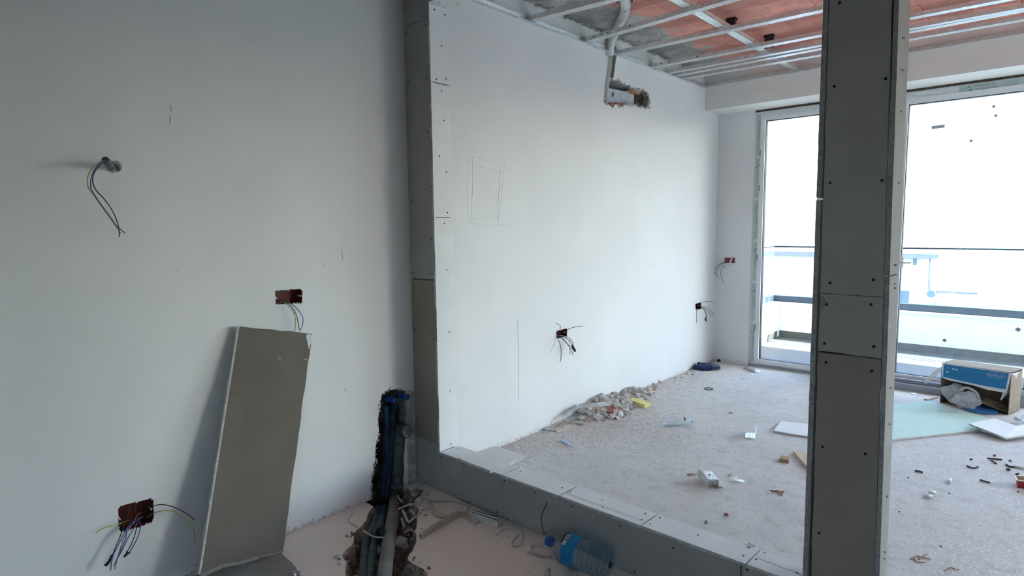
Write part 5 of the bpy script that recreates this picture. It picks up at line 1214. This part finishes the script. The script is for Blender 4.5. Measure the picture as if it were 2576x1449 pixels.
# ---------------------------------------------------------------- grit and plaster flakes: uncountable
def scatter(name, n, fn, s0_, s1_, m_, label, seed, flat=.38):
    rnd = random.Random(seed); b = MB()
    for _ in range(n):
        p = fn(rnd)
        if p is None: continue
        s = rnd.uniform(s0_, s1_); a = rnd.random()*6.28; ca, sa_ = math.cos(a)*s, math.sin(a)*s; c = V((p[0], p[1], 0))
        b.add([c+V((ca, sa_, 0)), c+V((-sa_*.7, ca*.7, 0)), c+V((-ca, -sa_, 0)), c+V((sa_*.7, -ca*.7, 0)), c+V((0,0,s*flat))], [(0,1,4),(1,2,4),(2,3,4),(3,0,4)])
    return obj(name, b, m_, None, label=label, cat='debris', kind='stuff')
def near_wall(r):
    y = r.uniform(2.3, 5.3) if r.random() < .35 else r.gauss(3.55, .45); x = abs(r.gauss(0, .16+.26*math.exp(-((y-3.55)/.5)**2)))+.005
    return (x, y) if 2.17 < y < 5.5 and x < 1.6 else None
scatter('rubble_grit', 9000, near_wall, .003, .0085, grit, 'fine pinkish grit spread along the foot of the wall', 31)
def room(r):
    return (r.uniform(.1, 2.6), r.uniform(2.17, 5.6))
scatter('rubble_grit', 2600, room, .0018, .0042, grit, 'sparse grit spread over the room floor', 32)
def rightf(r):
    x, y = r.uniform(1.9, 3.2), r.uniform(2.0, 4.3)
    k = .10+.5*math.exp(-((x-2.45)/.25)**2-((y-2.9)/.35)**2)+.35*(noise.noise(V((x*5, y*5, 2)))+.3)
    return (x, y) if r.random() < k else None
scatter('plaster_flakes', 22000, rightf, .0022, .0055, flake, 'white plaster and steel flakes glittering on the right floor', 33, .2)
def near(r):
    x, y = r.uniform(.05, 2.2), r.uniform(.8, 2.0)
    if inside((x, y), trench): return None
    return (x, y) if r.random() < .15+.6*math.exp(-(2.0-y)/.15)+.7*math.exp(-x/.06) else None
def tren(r):
    p = (r.uniform(.0, max(q.x for q in trj)), r.uniform(min(q.y for q in trj), max(q.y for q in trj))); return p if inside(p, trench) else None
b_ = MB(); rt_ = random.Random(91)
for _ in range(9000):
    p = tren(rt_)
    if p is None: continue
    d = dist(V(p)); z = -min(.10, .014+d*1.9)+noise.noise(V((p[0]*26, p[1]*26, 0)))*.012+.003; s_ = rt_.uniform(.002,.007)*(1 if rt_.random() < .93 else 2); c = V((p[0], p[1], z))
    b_.add([c+V((rt_.uniform(-1,1), rt_.uniform(-1,1), rt_.uniform(-.4,.9)))*s_ for _ in range(5)], [(0,1,2),(0,2,3),(0,3,4),(0,4,1),(1,2,4),(2,3,4)])
o = obj('trench_grit', b_, mat('trench_rubble_grit', (.30,.22,.18), .95, col2=(.58,.50,.44), scale=60), floor_o); o['kind'] = 'stuff'
scatter('floor_grit', 2500, near, .0015, .004, dirt, 'brown grit on the near floor beside the partition', 34)

# ---------------------------------------------------------------- balcony and the world outside
YPF = 8.02; ZBF = -.05; XBL = -.03
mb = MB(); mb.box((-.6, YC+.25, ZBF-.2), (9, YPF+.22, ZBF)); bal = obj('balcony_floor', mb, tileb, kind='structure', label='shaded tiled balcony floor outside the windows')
mb = MB(); mb.box((XBL-.25, YPF, ZBF), (9, YPF+.2, .38)); mb.box((XBL-.25, YC+.25, ZBF), (XBL, YPF, .38)); par = obj('wall_parapet', mb, extw, kind='structure', label='low white balcony parapet outside the windows')
mb = MB(); mb.box((XBL-.27, YPF-.03, .381), (9, YPF+.22, .398)); mb.box((XBL-.27, YC+.26, .381), (XBL+.03, YPF-.03, .398)); obj('coping', mb, extw, par)
for k in range(16):
    mb = MB(); x0 = XBL+.012+k*.56; mb.box((x0, YPF-.012, ZBF), (x0+.555, YPF-.001, .03)); obj('skirting_tile', mb, skirt, par)
for k in range(3):
    mb = MB(); y0 = YC+.28+k*.575; mb.box((XBL+.001, y0, ZBF), (XBL+.012, y0+.57, .03)); obj('skirting_tile', mb, skirt, par)
r = thing('glass_balustrade', (2, YPF+.1, .4), 'glass balustrade with slate base channel and thin handrail on the parapet', 'balustrade')
mb = MB(); mb.box((XBL-.16, YPF+.06, .398), (9, YPF+.13, .475)); mb.box((XBL-.16, YC+.26, .398), (XBL-.09, YPF+.06, .475)); obj('base_channel', mb, bandm, r)
for k in range(7):
    mb = MB(); x0 = XBL-.10+k*1.3; mb.box((x0, YPF+.09, .475), (x0+1.29, YPF+.10, 1.10)); obj('glass_panel', mb, rail_glass, r)
mb = MB(); mb.box((XBL-.13, YC+.27, .475), (XBL-.12, YPF+.085, 1.10)); obj('glass_panel', mb, rail_glass, r)
mb = MB(); mb.box((XBL-.14, YPF+.08, 1.10), (9, YPF+.11, 1.118)); mb.box((XBL-.14, YC+.27, 1.10), (XBL-.11, YPF+.08, 1.118)); obj('handrail', mb, mat('dark_handrail', (.010,.012,.016), .6, var=.05), r)
# drain grille
r = thing('drain_channel', (2, 7.55, ZBF), 'long metal drain grille set in the balcony floor', 'drain')
mb = MB(); mb.box((XBL+.1, 7.5, ZBF), (8, 7.515, ZBF+.006)); mb.box((XBL+.1, 7.62, ZBF), (8, 7.635, ZBF+.006)); obj('rim', mb, grille, r)
mb = MB()
for k in range(150): mb.box((XBL+.12+k*.03, 7.515, ZBF), (XBL+.137+k*.03, 7.62, ZBF+.004))
o = obj('slats', mb, grille, r); o['kind'] = 'stuff'
# unseen slab, overhang sized to shade the balcony but admit sun further right
mb = MB(); mb.box((-1.0, -3.3, ZS+.221), (8.65, 6.25, ZS+.75)); mb.box((-1.0, YC+.26, ZS+.03), (5.75, 8.6, ZS+.22)); obj('shading_roof_slab', mb, extw, kind='structure', label='unseen roof slab with an overhang sized to shade the balcony')
# sea, quay, neighbouring house
mb = MB(); mb.add([(-3000, 40, -14), (3000, 40, -14), (3000, 4000, -14), (-3000, 4000, -14)], [(0,1,2,3)]); obj('sea', mb, seam, kind='structure', label='pale turquoise sea beyond the balcony')
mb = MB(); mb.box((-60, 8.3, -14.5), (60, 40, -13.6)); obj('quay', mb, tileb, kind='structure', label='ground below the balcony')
YH = 26.0
a, b = PY(2200,652,YH), PY(2343,652,YH); bot = -13.6
r = thing('neighbouring_house', ((a.x+b.x)/2, YH+3, bot), 'bleached white neighbouring house beyond the balcony', 'house')
mb = MB(); mb.box((a.x-6, YH, bot), (b.x, YH+7, PY(2300,640,YH).z)); obj('wall', mb, extw, r)
HX = b.x+.28; ez = PY(2300,637,YH).z; rz = PY(2320,607,YH).z; mb = MB(); x0, x1 = a.x-6, b.x+.25
mb.add([(x0, YH-.4, ez), (x1, YH-.4, ez), (x1, YH+7.4, ez), (x0, YH+7.4, ez), (x0+3, YH+3.5, rz+.6), (PY(2315,607,YH+3).x, YH+3.5, rz+.6)], [(0,1,5,4),(1,2,5),(2,3,4,5),(3,0,4),(0,3,2,1)]); obj('roof', mb, roofm, r)
mb = MB(); mb.box((x0, YH-.45, ez-.16), (x1, YH+7.4, ez)); obj('eave', mb, roofm, r)
wa, wb_ = PY(2255,730,YH), PY(2286,757,YH); mb = MB(); mb.box((wa.x, YH-.05, wb_.z-.5), (wb_.x, YH, wa.z)); obj('window', mb, shade, r)
wa, wb_ = PY(2298,642,YH), PY(2306,667,YH); mb = MB(); mb.box((wa.x, YH-.05, wb_.z), (wb_.x, YH, wa.z)); obj('window', mb, shade, r)
mb = MB(); mb.tube([PY(2341,642,YH-.2), PY(2337,730,YH-.2)], .04, 6); obj('downpipe', mb, roofm, r)
a, b = PY(2343,708,YH-.5), PY(2508,714,YH-.5)
r = thing('neighbouring_terrace', ((a.x+b.x)/2, YH+2, bot), 'low white terrace block between the house and the sea', 'building')
mb = MB(); mb.box((HX, YH-.5, bot), (b.x, YH+5, a.z)); obj('wall', mb, extw, r)
mb = MB(); mb.box((a.x+.1, YH-.56, PY(2350,731,YH-.5).z-.05), (b.x-.5, YH-.5, PY(2350,731,YH-.5).z)); obj('ledge', mb, roofm, r)
c = PY(2345,738,YH-.6); mb = MB(); mb.tube([c-V((0,.25,0)), c+V((0,.1,0))], .13, 14); obj('air_conditioner', mb, shade, r)
